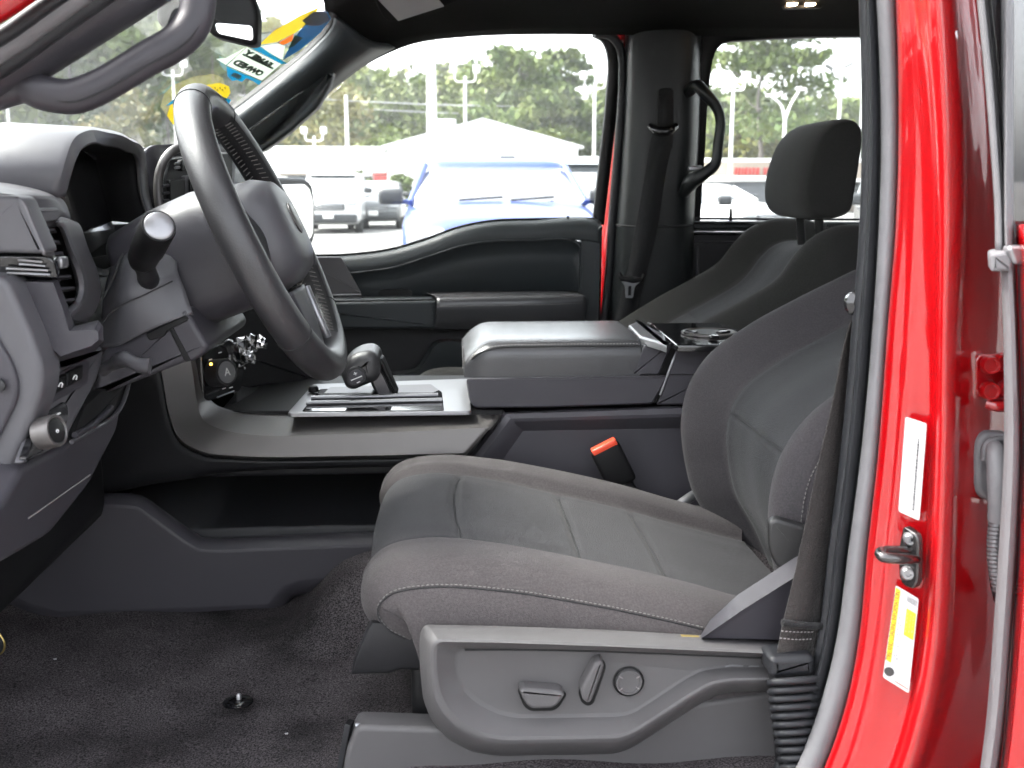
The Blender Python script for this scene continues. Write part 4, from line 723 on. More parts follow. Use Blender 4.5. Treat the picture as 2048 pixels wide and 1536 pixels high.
disc('cover_button', A(-2, 770, 0.903), (0, -1, 0), [(0.006, 0), (0.006, 0.003), (0.0045, 0.004)], 'plastic_dark', da, seg=20)
# switch bank
plate('switch_frame', DD([(88, 706), (118, 728), (190, 702), (207, 690), (206, 722), (194, 762), (160, 826), (128, 888), (46, 930), (80, 835), (98, 770)]), 'plastic_light', da, d=0.008, r=0.008, b=0.004, raw=True)
plate('switch_well', DD([(96, 758), (172, 718), (180, 722), (176, 768), (94, 812)], -0.3585), 'plastic', da, d=0.004, r=0.003, b=0.001, raw=True)
for q in (((101, 764), (134, 747), (132, 777), (98, 796)), ((137, 745), (167, 730), (165, 758), (135, 775))): plate('dash_switch', DD(q, -0.355), 'plastic_black', da, d=0.008, r=0.002, b=0.001, raw=True)
for (x, y) in ((107, 780), (121, 770), (150, 755)):
    tube('switch_symbol', DD([(x - 4, y + 3), (x, y - 4), (x + 4, y - 2), (x + 2, y + 4)], -0.3545), 0.0008, 'white_mark', da, raw=True, n=12, seg=5)
plate('knob_recess', DD([(84, 832), (128, 802), (137, 812), (137, 836), (124, 882), (50, 922)], -0.3585), 'gloss_black', da, d=0.006, r=0.006, b=0.001, raw=True)
kx = D(88, 866, -0.352); kax = np.array([0.93, -0.25, 0.22])
disc('lamp_knob', kx, kax, [(0.0135, -0.004), (0.0145, -0.003), (0.0145, 0.012), (0.0138, 0.014), (0.0122, 0.0142), (0.011, 0.012), (0.004, 0.0116)], 'satin', da, seg=36, label='ribbed silver headlamp knob')
disc('knob_face', kx + kax / np.linalg.norm(kax) * 0.0122, kax, [(0.0108, 0), (0.0108, 0.0012), (0.003, 0.0012)], 'gloss_black', da, seg=28)
text('knob_mark', 'o', kx + kax / np.linalg.norm(kax) * 0.0138, (0.2, 0.95, 0), (0, 0, 1), 0.007, 'white_mark', da)
for (x, y) in ((112, 832), (118, 828), (120, 838), (68, 882)): tube('lamp_symbol', DD([(x - 2, y), (x + 2, y - 2)], -0.3575), 0.0009, 'white_mark', da, raw=True, n=4, seg=5)
plate('knee_panel', DD([(46, 934), (130, 891), (160, 858), (246, 790), (235, 860), (178, 972), (100, 1070), (30, 1112), (-90, 1180), (-90, 1090), (10, 1000)], -0.364, 0.12), 'plastic', da, d=0.03, r=0.012, b=0.006, raw=True)
tube('panel_joint', DD([(58, 1036), (180, 950)], -0.3625, 0.12), 0.0008, 'thread_dark', da, raw=True, n=6, seg=5)
plate('brake_switch', DD([(24, 968), (50, 956), (48, 1000), (30, 1032), (12, 1032)], -0.375), 'plastic_black', da, d=0.02, r=0.005, b=0.002, raw=True)
text('brake_symbol', '(P)', D(37, 995, -0.3735), (0, 1, 0), (0, 0, 1), 0.0085, 'white_mark', da)
tube('brake_symbol', DD([(28, 1016), (40, 1008)], -0.374), 0.0009, 'white_mark', da, raw=True, n=4, seg=5)
plate('pocket_opening', DD([(146, 880), (170, 812), (205, 780), (258, 764), (252, 790), (236, 826), (170, 868)], -0.362), 'plastic_black', da, d=0.01, r=0.005, b=0.001, raw=True)
tube('pocket_edge', DD([(143, 884), (178, 864), (238, 820), (253, 786), (258, 764)], -0.3595), 0.0024, 'plastic_light', da, raw=True, n=30, seg=6)
tube('pocket_edge', DD([(150, 870), (180, 853), (222, 815)], -0.360), 0.0035, 'plastic', da, raw=True, n=30, seg=6)
rbox('dash_core', (-0.62, 1.66, 1.30), (0.36, 1.36, 0.20), 'plastic_black', da, 0.03)
rbox('knee_core', (-0.60, 1.25, 1.12), (0.24, 0.46, 0.22), 'plastic_black', da, 0.03)

# round air vent by the driver's door
av = empty('air_vent', P, 'upright air vent at the near end of the dashboard')
plate('vent_back', DD([(70, 440), (122, 440), (152, 545), (160, 610), (146, 634), (128, 628), (98, 540)], -0.372), 'plastic_black', av, d=0.02, r=0.006, b=0.001, raw=True)
fr_o = [(118, 436), (134, 446), (150, 490), (172, 548), (176, 580), (168, 612), (146, 640)]
fr_i = [(112, 450), (120, 456), (136, 500), (152, 552), (156, 580), (150, 604), (134, 622)]
loft('vent_frame', [[tuple(v) for v in DD(fr_i, -0.366)], [tuple(v) for v in DD(fr_i, -0.356)], [tuple(v) for v in DD(mixp(fr_i, fr_o, 0.4), -0.352)], [tuple(v) for v in DD(fr_o, -0.354)], [tuple(v) for v in DD([(x + 26, y + 4) for x, y in fr_o], -0.366)]], 'plastic_light', av, nu=40, nv=22, raw=True, thick=0.004)
plate('vent_cap', DD([(72, 420), (80, 416), (117, 415), (121, 422), (119, 440), (80, 448)], -0.352), 'plastic_light', av, d=0.02, r=0.003, b=0.002, raw=True)
for k in range(7):
    t = k / 6; xa, ya = 78 + 54 * t, 462 + 138 * t; plate('slat', [D(xa, ya + 3, -0.357), D(xa + 34 - 8 * t, ya, -0.357), D(xa + 36 - 8 * t, ya + 4, -0.366), D(xa + 3, ya + 8, -0.366)], 'plastic', av, d=0.0025, r=0.0008, b=0.0006, raw=True)
for k in range(4): tube('vane', DD([(96 + 4 * k, 458 + 36 * k), (100 + 9 * k, 490 + 36 * k)], -0.362), 0.0012, 'plastic', av, raw=True, n=4, seg=5)
rbox('vent_tab', D(119, 525, -0.350), (0.012, 0.018, 0.011), 'silver', av, 0.003)
# centre stack
cs_ = empty('centre_stack', P, 'centre stack with touch screen, vent and climate panel')
loft('stack_cowl', [[(284, 308, 1.49), (300, 294, 1.50), (330, 289, 1.54), (400, 287, 1.64), (470, 290, 1.78)], [(287, 340, 1.49), (304, 322, 1.50), (332, 312, 1.54), (400, 308, 1.64), (470, 310, 1.78)], [(292, 400, 1.50), (312, 380, 1.50), (330, 360, 1.55), (400, 340, 1.66), (470, 340, 1.8)], [(300, 440, 1.50), (318, 440, 1.52), (335, 440, 1.56), (400, 440, 1.68), (470, 440, 1.8)]], 'plastic', cs_, nu=24, nv=18, thick=0.006)
tube('stack_frame', [(326, 440, 1.485), (317, 395, 1.485), (318, 350, 1.487), (330, 318, 1.49), (348, 300, 1.50), (400, 298, 1.57)], 0.0065, 'satin', cs_, n=40, seg=10)
plate('stack_face', [(322, 440, 1.50), (322, 360, 1.50), (340, 318, 1.51), (460, 305, 1.70), (460, 520, 1.70), (330, 520, 1.5)], 'plastic_dark', cs_, d=0.02, r=0.006, b=0.002, push=0.004)
plate('vent_opening', [(324, 360, 1.498), (354, 357, 1.535), (356, 432, 1.535), (328, 436, 1.498)], 'plastic_black', cs_, d=0.006, r=0.003, b=0.001, push=0.012)
for k in range(5): tube('slat', [(326, 372 + 15 * k, 1.482), (355, 368 + 15 * k, 1.518)], 0.0022, 'plastic', cs_, n=4, seg=6)
plate('screen_bezel', [(356, 352, 1.54), (440, 340, 1.66), (440, 445, 1.66), (360, 440, 1.54)], 'satin_dark', cs_, d=0.012, r=0.004, b=0.002, push=0.012)
plate('touch_screen', [(361, 358, 1.545), (436, 346, 1.655), (436, 436, 1.655), (364, 432, 1.545)], 'gloss_black', cs_, d=0.004, r=0.003, b=0.001, push=0.0155)
plate('top_vent', [(346, 320, 1.52), (430, 308, 1.64), (430, 334, 1.64), (348, 342, 1.52)], 'plastic_black', cs_, d=0.006, r=0.004, b=0.001, push=0.012)
for k in range(2): tube('slat', [(350, 328 + 8 * k, 1.505), (428, 316 + 9 * k, 1.62)], 0.002, 'silver', cs_, n=4, seg=6)
plate('climate_panel', [(402, 700, 1.575), (460, 676, 1.66), (500, 720, 1.70), (478, 782, 1.68), (412, 806, 1.575)], 'gloss_black', cs_, d=0.02, r=0.008, b=0.004)
dcx = A(446, 745, 1.585); dax = np.array([0.8, -0.58, 0.15])
disc('climate_dial', dcx, dax, [(0.021, -0.02), (0.021, 0.004), (0.020, 0.008), (0.0165, 0.0085), (0.016, 0.007), (0.004, 0.007)], 'plastic_dark', cs_, seg=36)
disc('dial_ring', dcx + dax / np.linalg.norm(dax) * 0.0078, dax, [(0.0165, 0), (0.0165, 0.0014), (0.0152, 0.0016), (0.015, 0.0002)], 'silver', cs_, seg=36)
text('dial_mark', 'A', dcx + dax / np.linalg.norm(dax) * 0.0095, (0.585, 0.8, 0), (-0.1, 0.1, 1), 0.017, 'white_mark', cs_)
disc('warning_light', A(421, 728, 1.555), (0.8, -0.6, 0), [(0.002, 0), (0.002, 0.002), (0.001, 0.0025)], 'amber', cs_, seg=10)
tube('panel_strip', [(434, 795, 1.585), (468, 782, 1.63)], 0.0012, 'silver', cs_, n=4, seg=5)
for (x, y) in ((421, 720), (440, 706), (462, 776), (448, 778)): tube('panel_symbol', [(x - 3, y, 1.56), (x + 3, y - 2, 1.565)], 0.0007, 'white_mark', cs_, n=4, seg=5)
plate('stack_base', [(330, 640, 1.62), (480, 600, 1.8), (620, 600, 1.86), (700, 770, 1.86), (520, 770, 1.80), (420, 800, 1.68)], 'plastic_black', cs_, d=0.02, r=0.006, b=0.004, push=-0.02)

# ================================================================== STEERING
st = empty('steering_wheel', P, 'grey leather steering wheel with stitched rim')
wc = np.array([-0.207, 1.26, 1.422]); wu = np.array([-0.410, 0, 0.912]); wv = np.array([0.0, 1.0, 0.0]); wn = np.array([0.912, 0, 0.410])
def W(u, v, n): return wc + wu * u + wv * v + wn * n
Rr = 0.1665
def rim_pt(a, da_=0.0, n=0.0): return W((Rr + da_) * math.cos(a), (Rr + da_) * math.sin(a) * 1.03, n)
ring = [rim_pt(2 * math.pi * k / 120) for k in range(120)]
tube('rim', ring, 0.0195, 'leather', st, raw=True, n=120, seg=20, closed=True, smooth=False)
# dark inner grip lining and lacing on the inside of the rim
for a0, a1 in ((0.35, 1.25), (1.95, 2.75)):
    V = []; N = 40; M_ = 7
    for i in range(N):
        a = a0 + (a1 - a0) * i / (N - 1)
        for j in range(M_):
            b = math.pi + (-0.95 + 1.9 * j / (M_ - 1)); r_ = 0.0199
            V.append(rim_pt(a, r_ * math.cos(b), r_ * math.sin(b)))
    mk('grip_lining', V, grid_faces(N, M_), 'leather_dark', st)
    V = []; F = []
    k_ = int((a1 - a0) * Rr / 0.0075)
    for i in range(k_):
        a = a0 + (a1 - a0) * i / k_
        for s_ in (-1, 1):
            b1, b2 = math.pi + 0.22 * s_, math.pi + 0.62 * s_; p0, p1 = rim_pt(a, 0.0206 * math.cos(b1), 0.0206 * math.sin(b1)), rim_pt(a + 0.03, 0.0206 * math.cos(b2), 0.0206 * math.sin(b2))
            t_ = (p1 - p0) / np.linalg.norm(p1 - p0); u_ = np.cross(t_, wv); u_ /= np.linalg.norm(u_); w2 = np.cross(t_, u_); b0 = len(V)
            for c in (p0, p1):
                for q in range(4): V.append(c + (u_ * math.cos(q * 1.5708) + w2 * math.sin(q * 1.5708)) * 0.0006)
            for q in range(4): F.append((b0 + q, b0 + (q + 1) % 4, b0 + 4 + (q + 1) % 4, b0 + 4 + q))
    lace = mk('lacing', V, F, 'lace_thread', st, angle=180); lace['kind'] = 'stuff'
for a in (-0.38, 0.42, 2.28, -2.30): 
    tube('rim_seam', [rim_pt(a, 0.0196 * math.cos(b), 0.0196 * math.sin(b)) for b in np.linspace(-2.4, 2.4, 20)], 0.0007, 'seam', st, raw=True, n=20, seg=5)
# hub and airbag cover
def superring(hu, hv, n, cu_=0.0, e=3.2, N=48):
    out = []
    for k in range(N):
        a = 2 * math.pi * k / N; ca, sa = math.cos(a), math.sin(a)
        out.append(W(cu_ + math.copysign(abs(ca) ** (2 / e), ca) * hu, math.copysign(abs(sa) ** (2 / e), sa) * hv, n))
    return out
rings('airbag_cover', [(superring(0.064, 0.084, -0.02), 0), (superring(0.066, 0.086, 0.0), 0), (superring(0.064, 0.083, 0.014), 0), (superring(0.054, 0.073, 0.030), 0), (superring(0.042, 0.058, 0.036), 0), (superring(0.03, 0.04, 0.038), 0)], 'plastic_light', st, raw=True, angle=60)
rings('hub_back', [(superring(0.066, 0.095, 0.0, 0.0), 0), (superring(0.072, 0.098, -0.02, 0.0), 0), (superring(0.074, 0.100, -0.05, 0.004, 3.6), 0), (superring(0.072, 0.100, -0.10, 0.006, 4.0), 0), (superring(0.066, 0.098, -0.145, 0.006, 4.2), 0), (superring(0.060, 0.092, -0.152, 0.006, 4.2), 0)], 'plastic', st, raw=True, angle=60)
tube('hub_seam', [W(0.0 + 0.0735 * math.cos(a), -0.1005 * abs(math.sin(a)) ** 0.62, -0.03) for a in np.linspace(0.5, 2.64, 20)], 0.0008, 'seam', st, raw=True, n=30, seg=5)
bd = disc('badge', W(0.005, 0, 0.0325), wn, [(0.019, 0.004), (0.019, 0.007), (0.016, 0.0085), (0.004, 0.0088)], 'satin', st, seg=32)
for s_ in (-1, 1):
    loft('spoke', [[W(0.034, s_ * 0.085, 0.004), W(0.03, s_ * 0.115, 0.004), W(0.028, s_ * 0.158, -0.002)], [W(0.0, s_ * 0.085, 0.012), W(-0.002, s_ * 0.115, 0.010), W(-0.004, s_ * 0.158, 0.004)], [W(-0.036, s_ * 0.085, 0.004), W(-0.036, s_ * 0.115, 0.004), W(-0.040, s_ * 0.154, -0.002)]], 'plastic_dark', st, nu=16, nv=12, raw=True, thick=0.02)
    hn = 0.0 if s_ > 0 else -0.02
    plate('button_pad', [W(0.030, s_ * 0.092, 0.0150 + hn), W(0.026, s_ * 0.132, 0.0120 + hn), W(-0.028, s_ * 0.134, 0.0120 + hn), W(-0.032, s_ * 0.094, 0.0150 + hn)], 'satin', st, d=0.008, r=0.010, b=0.003, raw=True)
    for (u_, v_) in ((0.016, 0.104), (0.016, 0.122), (-0.002, 0.113), (-0.018, 0.104), (-0.018, 0.122)):
        disc('pad_button', W(u_, s_ * v_, 0.0135 + hn), wn, [(0.0052, 0), (0.0052, 0.002), (0.004, 0.0026)], 'plastic_dark', st, seg=14)
loft('spoke', [[W(-0.07, -0.055, 0.004), W(-0.11, -0.045, 0.002), W(-0.155, -0.05, -0.004)], [W(-0.07, 0.0, 0.012), W(-0.11, 0.0, 0.008), W(-0.155, 0.0, 0.0)], [W(-0.07, 0.055, 0.004), W(-0.11, 0.045, 0.002), W(-0.155, 0.05, -0.004)]], 'plastic', st, nu=16, nv=12, raw=True, thick=0.015)
for s_ in (1,): tube('spoke_trim', [W(-0.075, s_ * 0.052, 0.006), W(-0.11, s_ * 0.043, 0.005), W(-0.135, s_ * 0.044, 0.004), W(-0.150, s_ * 0.05, 0.002)], 0.0055, 'silver', st, raw=True, n=14, seg=8)
# column shroud, stalk, tilt lever
cl = empty('steering_column', P, 'grey steering column shroud with wiper stalk and tilt lever')
loft('shroud_side', [[(200, 700, 1.14), (204, 620, 1.15), (214, 560, 1.16), (236, 508, 1.18), (262, 488, 1.20), (320, 470, 1.24)], [(240, 690, 1.125), (245, 630, 1.12), (250, 580, 1.12), (262, 540, 1.13), (280, 515, 1.14), (330, 492, 1.18)], [(300, 660, 1.12), (305, 630, 1.12), (310, 590, 1.125), (318, 560, 1.13), (325, 540, 1.14), (350, 500, 1.17)], [(385, 625, 1.13), (380, 610, 1.135), (370, 580, 1.14), (362, 560, 1.145), (355, 540, 1.15), (360, 500, 1.18)]], 'plastic_light', cl, nu=30, nv=24, thick=0.006)
plate('column_cover', [(203, 702), (372, 616), (386, 640), (418, 692), (412, 706), (386, 724), (372, 724), (300, 752), (182, 798)], 'plastic', cl, d=0.22, r=0.008, b=0.006, Y=1.128)
tube('shroud_joint', [(262, 488, 1.19), (238, 522, 1.15), (230, 548, 1.13), (205, 598, 1.13)], 0.0014, 'seam', cl, n=20, seg=5)
tube('shroud_joint', [(205, 645, 1.118), (225, 622, 1.114), (300, 584, 1.112), (345, 562, 1.12)], 0.0009, 'seam', cl, n=20, seg=5)
plate('ignition_slot', [(290, 668), (372, 630), (378, 640), (332, 662), (330, 672), (300, 682)], 'plastic_black', cl, d=0.004, r=0.003, b=0.001, Y=1.126)
plate('shroud_gap', [(334, 652), (342, 648), (382, 722), (370, 724)], 'plastic_black', cl, d=0.004, r=0.002, b=0.001, Y=1.1265)
tube('tilt_lever', [(205, 742, 1.12), (238, 722, 1.10), (252, 718, 1.09), (278, 730, 1.085), (300, 732, 1.085)], [0.006, 0.006, 0.009, 0.007, 0.009], 'plastic_light', cl, n=30, seg=10)
tube('stalk_base', [(300, 572, 1.14), (294, 548, 1.12), (288, 528, 1.10)], [0.013, 0.0105, 0.0105], 'rubber_dark', cl, n=14, seg=14)
p0, p1 = A(284, 520, 1.092), A(318, 452, 1.02)
dir_ = (p1 - p0) / np.linalg.norm(p1 - p0)
disc('stalk_barrel', p0, dir_, [(0.006, -0.012), (0.0125, -0.004), (0.015, 0.006), (0.0155, 0.03), (0.0165, 0.033), (0.0165, np.linalg.norm(p1 - p0) - 0.004), (0.0155, np.linalg.norm(p1 - p0))], 'plastic_black', cl, seg=32)
disc('stalk_cap', p1, dir_, [(0.0138, -0.001), (0.0138, 0.001), (0.012, 0.0022), (0.003, 0.0026)], 'silver', cl, seg=32)

# ================================================================== NEAR B-PILLAR AND REAR DOOR EDGE
nb = empty('door_pillar', P, 'red painted near door pillar with latch striker and labels')
ys_ = [-120, -10, 250, 450, 660, 900, 1100, 1290, 1420, 1540, 1640]
def vrow(xs, Y, dY=0.0): return [(x, y, Y) for x, y in zip(xs, ys_)]
L0 = [1722, 1727, 1733, 1728, 1712, 1690, 1665, 1640, 1602, 1553, 1490]
L1 = [1745, 1752, 1762, 1757, 1744, 1722, 1696, 1670, 1636, 1588, 1530]
L2 = [1784, 1791, 1797, 1792, 1776, 1758, 1736, 1717, 1690, 1648, 1600]
L3 = [1801, 1806, 1816, 1813, 1802, 1784, 1763, 1742, 1716, 1678, 1630]
L4 = [1822, 1826, 1838, 1838, 1830, 1812, 1792, 1770, 1744, 1706, 1658]
L5 = [1836, 1842, 1862, 1868, 1867, 1862, 1852, 1838, 1815, 1778, 1730]
L6 = [1868, 1878, 1890, 1892, 1888, 1886, 1880, 1868, 1845, 1810, 1765]
L7 = [1905, 1918, 1935, 1935, 1925, 1920, 1914, 1905, 1884, 1850, 1808]
L8 = [1935, 1950, 1978, 1992, 2005, 2008, 2002, 1994, 1984, 1968, 1950]
L9 = [1965, 1985, 2010, 2025, 2040, 2042, 2035, 2030, 2020, 2005, 1985]
loft('inner_trim', [vrow([x + 26 for x in L0], 1.02), vrow(L0, 0.945), vrow([x + 5 for x in L0], 0.937), vrow([x + 16 for x in L0], 0.934)], 'rubber_dark', nb, nu=60, nv=12, thick=0.004)
loft('inner_seal', [vrow([x + 4 for x in L0], 0.936), vrow([0.6 * a + 0.4 * b for a, b in zip(L0, L1)], 0.921), vrow([0.2 * a + 0.8 * b for a, b in zip(L0, L1)], 0.922), vrow([x + 1 for x in L1], 0.938)], 'rubber_dark', nb, nu=60, nv=14, thick=0.002)
loft('door_seal', [vrow(L1, 0.925), vrow([x + 5 for x in L1], 0.909), vrow([0.5 * a + 0.5 * b for a, b in zip(L1, L2)], 0.900), vrow([x - 5 for x in L2], 0.900), vrow([x + 1 for x in L2], 0.912)], 'rubber', nb, nu=60, nv=18, thick=0.002)
red_rows = [vrow([x - 2 for x in L2], 0.910), vrow([x + 2 for x in L2], 0.887), vrow([0.5 * a + 0.5 * b for a, b in zip(L2, L3)], 0.880), vrow(L3, 0.876), vrow([0.3 * a + 0.7 * b for a, b in zip(L3, L4)], 0.868), vrow(L4, 0.866), vrow([0.5 * a + 0.5 * b for a, b in zip(L4, L5)], 0.860), vrow(L5, 0.852), vrow([0.6 * a + 0.4 * b for a, b in zip(L5, L6)], 0.838), vrow(L6, 0.829), vrow([0.5 * a + 0.5 * b for a, b in zip(L6, L7)], 0.832), vrow(L7, 0.848), vrow([0.5 * a + 0.5 * b for a, b in zip(L7, L8)], 0.868), vrow(L8, 0.885), vrow(L9, 0.895), vrow([x + 60 for x in L9], 0.90)]
loft('painted_pillar', red_rows, 'red_paint', nb, nu=70, nv=90, thick=0.003, angle=180)
rbox('pillar_core', (0.56, 1.0, 1.35), (0.12, 0.10, 1.0), 'plastic_black', nb, 0.01)
# striker
sk = empty('latch_striker', P, 'dark steel latch striker bolted to the near red pillar')
plate('striker_plate', [(1812, 1056, 0.856), (1822, 1050, 0.855), (1842, 1066, 0.842), (1846, 1082, 0.84), (1844, 1160, 0.84), (1836, 1176, 0.844), (1818, 1168, 0.856), (1808, 1150, 0.86), (1804, 1100, 0.86)], 'dark_steel', sk, d=0.006, r=0.004, b=0.0015, push=0.006)
for (x, y) in ((1821, 1078), (1816, 1147)): disc('striker_bolt', A(x, y, 0.846), (-0.35, -1, 0), [(0.0062, -0.004), (0.0062, 0.001), (0.0045, 0.003), (0.0025, 0.003), (0.002, 0.001)], 'bolt_steel', sk, seg=18)
tube('striker_loop', [(1834, 1118, 0.845), (1815, 1118, 0.825), (1790, 1117, 0.815), (1766, 1114, 0.815), (1760, 1108, 0.82), (1766, 1103, 0.828), (1790, 1102, 0.835), (1830, 1104, 0.85)], 0.0046, 'dark_steel', sk, n=40, seg=12)
# labels
def lbl(name, q, label): return plate(name, q, 'paper', nb, d=0.0005, r=0.002, b=0.0001, push=0.003, label=label)
q1 = [(1812, 832, 0.860), (1855, 846, 0.850), (1840, 1040, 0.850), (1798, 1021, 0.860)]
lbl('certification_label', q1, 'tall white printed label on red pillar')
def on_label(q, u, v, h):
    p = np.array(AA(q)); c, ax, ay, n = basis(p); t_ = p[0] * (1 - u) * (1 - v) + p[1] * u * (1 - v) + p[2] * u * v + p[3] * (1 - u) * v; return t_ - n * np.dot(t_ - c, n) + n * (0.0033 + h)
def print_lines(name, q, rows_, m='paper_print'):
    "rows of fine print: short dashes along the length of the label, one mesh"
    V = []; F = []
    for (u, v0, v1, hh, gap) in rows_:
        v = v0
        while v < v1:
            L_ = random.uniform(0.008, 0.03) if gap else (v1 - v0); b0 = len(V)
            for uu, vv in ((u - hh, v), (u + hh, v), (u + hh, min(v + L_, v1)), (u - hh, min(v + L_, v1))): V.append(on_label(q, uu, vv, 0.0003))
            F.append((b0, b0 + 1, b0 + 2, b0 + 3)); v += L_ + (gap * random.uniform(0.6, 1.6) if gap else 9)
    o = mk(name, V, F, m, nb, smooth=False, face_cam=True); o['kind'] = 'stuff'; return o
print_lines('fine_print', q1, [(0.12, 0.1, 0.8, 0.012, 0.02), (0.2, 0.06, 0.55, 0.012, 0.03), (0.3, 0.2, 0.95, 0.012, 0.02), (0.36, 0.3, 0.9, 0.012, 0.02), (0.44, 0.35, 0.92, 0.012, 0.015), (0.52, 0.35, 0.9, 0.012, 0.02), (0.84, 0.12, 0.5, 0.015, 0.06), (0.9, 0.1, 0.2, 0.015, 0.02)])
print_lines('bar_code', q1, [(0.68, 0.18, 0.92, 0.035, 0.006)], 'ink')
q2 = [(1792, 1168, 0.8590), (1838, 1196, 0.8490), (1818, 1384, 0.8490), (1766, 1352, 0.8590)]
lbl('tyre_label', q2, 'white and yellow tyre information label on red pillar')
def patch(name, q, u0, u1, v0, v1, m, h=0.0002):
    P4 = [on_label(q, u, v, h) for u, v in ((u0, v0), (u1, v0), (u1, v1), (u0, v1))]
    return mk(name, P4, [(0, 1, 2, 3)], m, nb, smooth=False, face_cam=True)
patch('yellow_band', q2, 0.02, 0.22, 0.02, 0.80, 'yellow_label'); patch('yellow_box', q2, 0.56, 0.95, 0.16, 0.44, 'yellow_label')
pa, pb2 = on_label(q2, 0.12, 0.79, 0.0006), on_label(q2, 0.12, 0.04, 0.0006); pc = on_label(q2, 0.0, 0.4, 0.0006); pd = on_label(q2, 0.3, 0.4, 0.0006)
text('label_heading', 'TIRE AND LOADING INFORMATION', 0.5 * (pa + pb2), pb2 - pa, pc - pd, 0.006, 'ink', nb, extrude=0.0001, width=float(np.linalg.norm(pb2 - pa)) * 0.98)
print_lines('fine_print', q2, [(0.32, 0.2, 0.75, 0.012, 0.03), (0.40, 0.35, 0.85, 0.012, 0.02), (0.46, 0.5, 0.85, 0.012, 0.03), (0.62, 0.5, 0.9, 0.006, 0.01), (0.72, 0.5, 0.9, 0.006, 0.01), (0.62, 0.2, 0.4, 0.012, 0.02), (0.75, 0.2, 0.4, 0.012, 0.02), (0.87, 0.2, 0.4, 0.012, 0.02)])
print_lines('bar_code', q2, [(0.55 + 0.06 * k, 0.03, 0.09, 0.014, 0) for k in range(7)], 'paper_print')
disc('label_emblem', on_label(q2, 0.20, 0.90, 0.0002), tuple(basis(np.array(AA(q2)))[3]), [(0.0042, 0), (0.0042, 0.0002), (0.001, 0.0002)], 'ink', nb, seg=24)
patch('red_rule', q2, 0.45, 0.95, 0.955, 0.965, 'buckle_red')
# rear door leading edge
re_ = empty('rear_door', P, 'leading edge of the near red rear door with grey seal and dark glass')
loft('edge_seal', [vrow([x - 2 for x in [2000, 2002, 2000, 2000, 2010, 2013, 2003, 1990, 1980, 1966, 1950]], 0.85), vrow([2004, 2006, 2006, 2006, 2014, 2016, 2006, 1993, 1983, 1968, 1952], 0.80), vrow([2014, 2016, 2016, 2016, 2026, 2030, 2021, 2008, 1998, 1983, 1968], 0.792), vrow([2026, 2028, 2028, 2028, 2036, 2042, 2034, 2022, 2012, 1998, 1982], 0.797)], 'rubber', re_, nu=50, nv=14, thick=0.004)
DO = [x for x in [2030, 2032, 2032, 2032, 2040, 2044, 2036, 2024, 2014, 2001, 1986]]
yb = [y for y in ys_]
loft('door_skin', [[(x - 1, y, 0.80) for x, y in zip(DO, yb) if y >= 440], [(x + 2, y, 0.786) for x, y in zip(DO, yb) if y >= 440], [(x + 10, y, 0.778) for x, y in zip(DO, yb) if y >= 440], [(x + 300, y, 0.765) for x, y in zip(DO, yb) if y >= 440], [(x + 1500, y, 0.765) for x, y in zip(DO, yb) if y >= 440]], 'red_paint', re_, nu=30, nv=24, thick=0.01)
loft('frame_seal', [[(1944, -120, 0.84), (1952, -10, 0.84), (1968, 150, 0.84), (1980, 300, 0.84), (1988, 420, 0.84), (1990, 505, 0.84)], [(1946, -120, 0.806), (1954, -10, 0.806), (1970, 150, 0.806), (1982, 300, 0.806), (1990, 420, 0.806), (1991, 505, 0.806)], [(1956, -120, 0.80), (1964, -10, 0.80), (1980, 150, 0.80), (1991, 300, 0.80), (1998, 420, 0.80), (1999, 505, 0.80)]], 'rubber', re_, nu=30, thick=0.004)
loft('frame_rubber', [[(1956, -120, 0.803), (1964, -10, 0.803), (1980, 150, 0.803), (1991, 300, 0.803), (1998, 420, 0.803), (1999, 505, 0.803)], [(1966, -120, 0.797), (1974, -10, 0.797), (1990, 150, 0.797), (2001, 300, 0.797), (2008, 420, 0.797), (2010, 505, 0.797)], [(1972, -120, 0.80), (1981, -10, 0.80), (1997, 150, 0.80), (2007, 300, 0.80), (2014, 420, 0.80), (2016, 505, 0.80)]], 'plastic_black', re_, nu=30, thick=0.004)
plate('door_glass', [(1968, -140, 0.808), (1980, -10, 0.808), (1997, 150, 0.808), (2007, 300, 0.808), (2015, 420, 0.808), (2018, 500, 0.808), (2900, 500, 0.80), (2900, -140, 0.80)], 'tinted_glass', re_, d=0.004, r=0.0, b=0.0005, label='dark tinted glass of the near rear door')
plate('belt_moulding', [(2014, 500, 0.79), (2024, 492, 0.786), (2900, 492, 0.775), (2900, 530, 0.775), (2034, 530, 0.786), (2024, 524, 0.79)], 'silver', re_, d=0.01, r=0.003, b=0.003)
plate('frame_foot', [(1981, 508, 0.795), (2012, 502, 0.792), (2026, 520, 0.79), (2026, 545, 0.79), (1996, 543, 0.795), (1983, 545, 0.796)], 'rubber', re_, d=0.02, r=0.003, b=0.003)
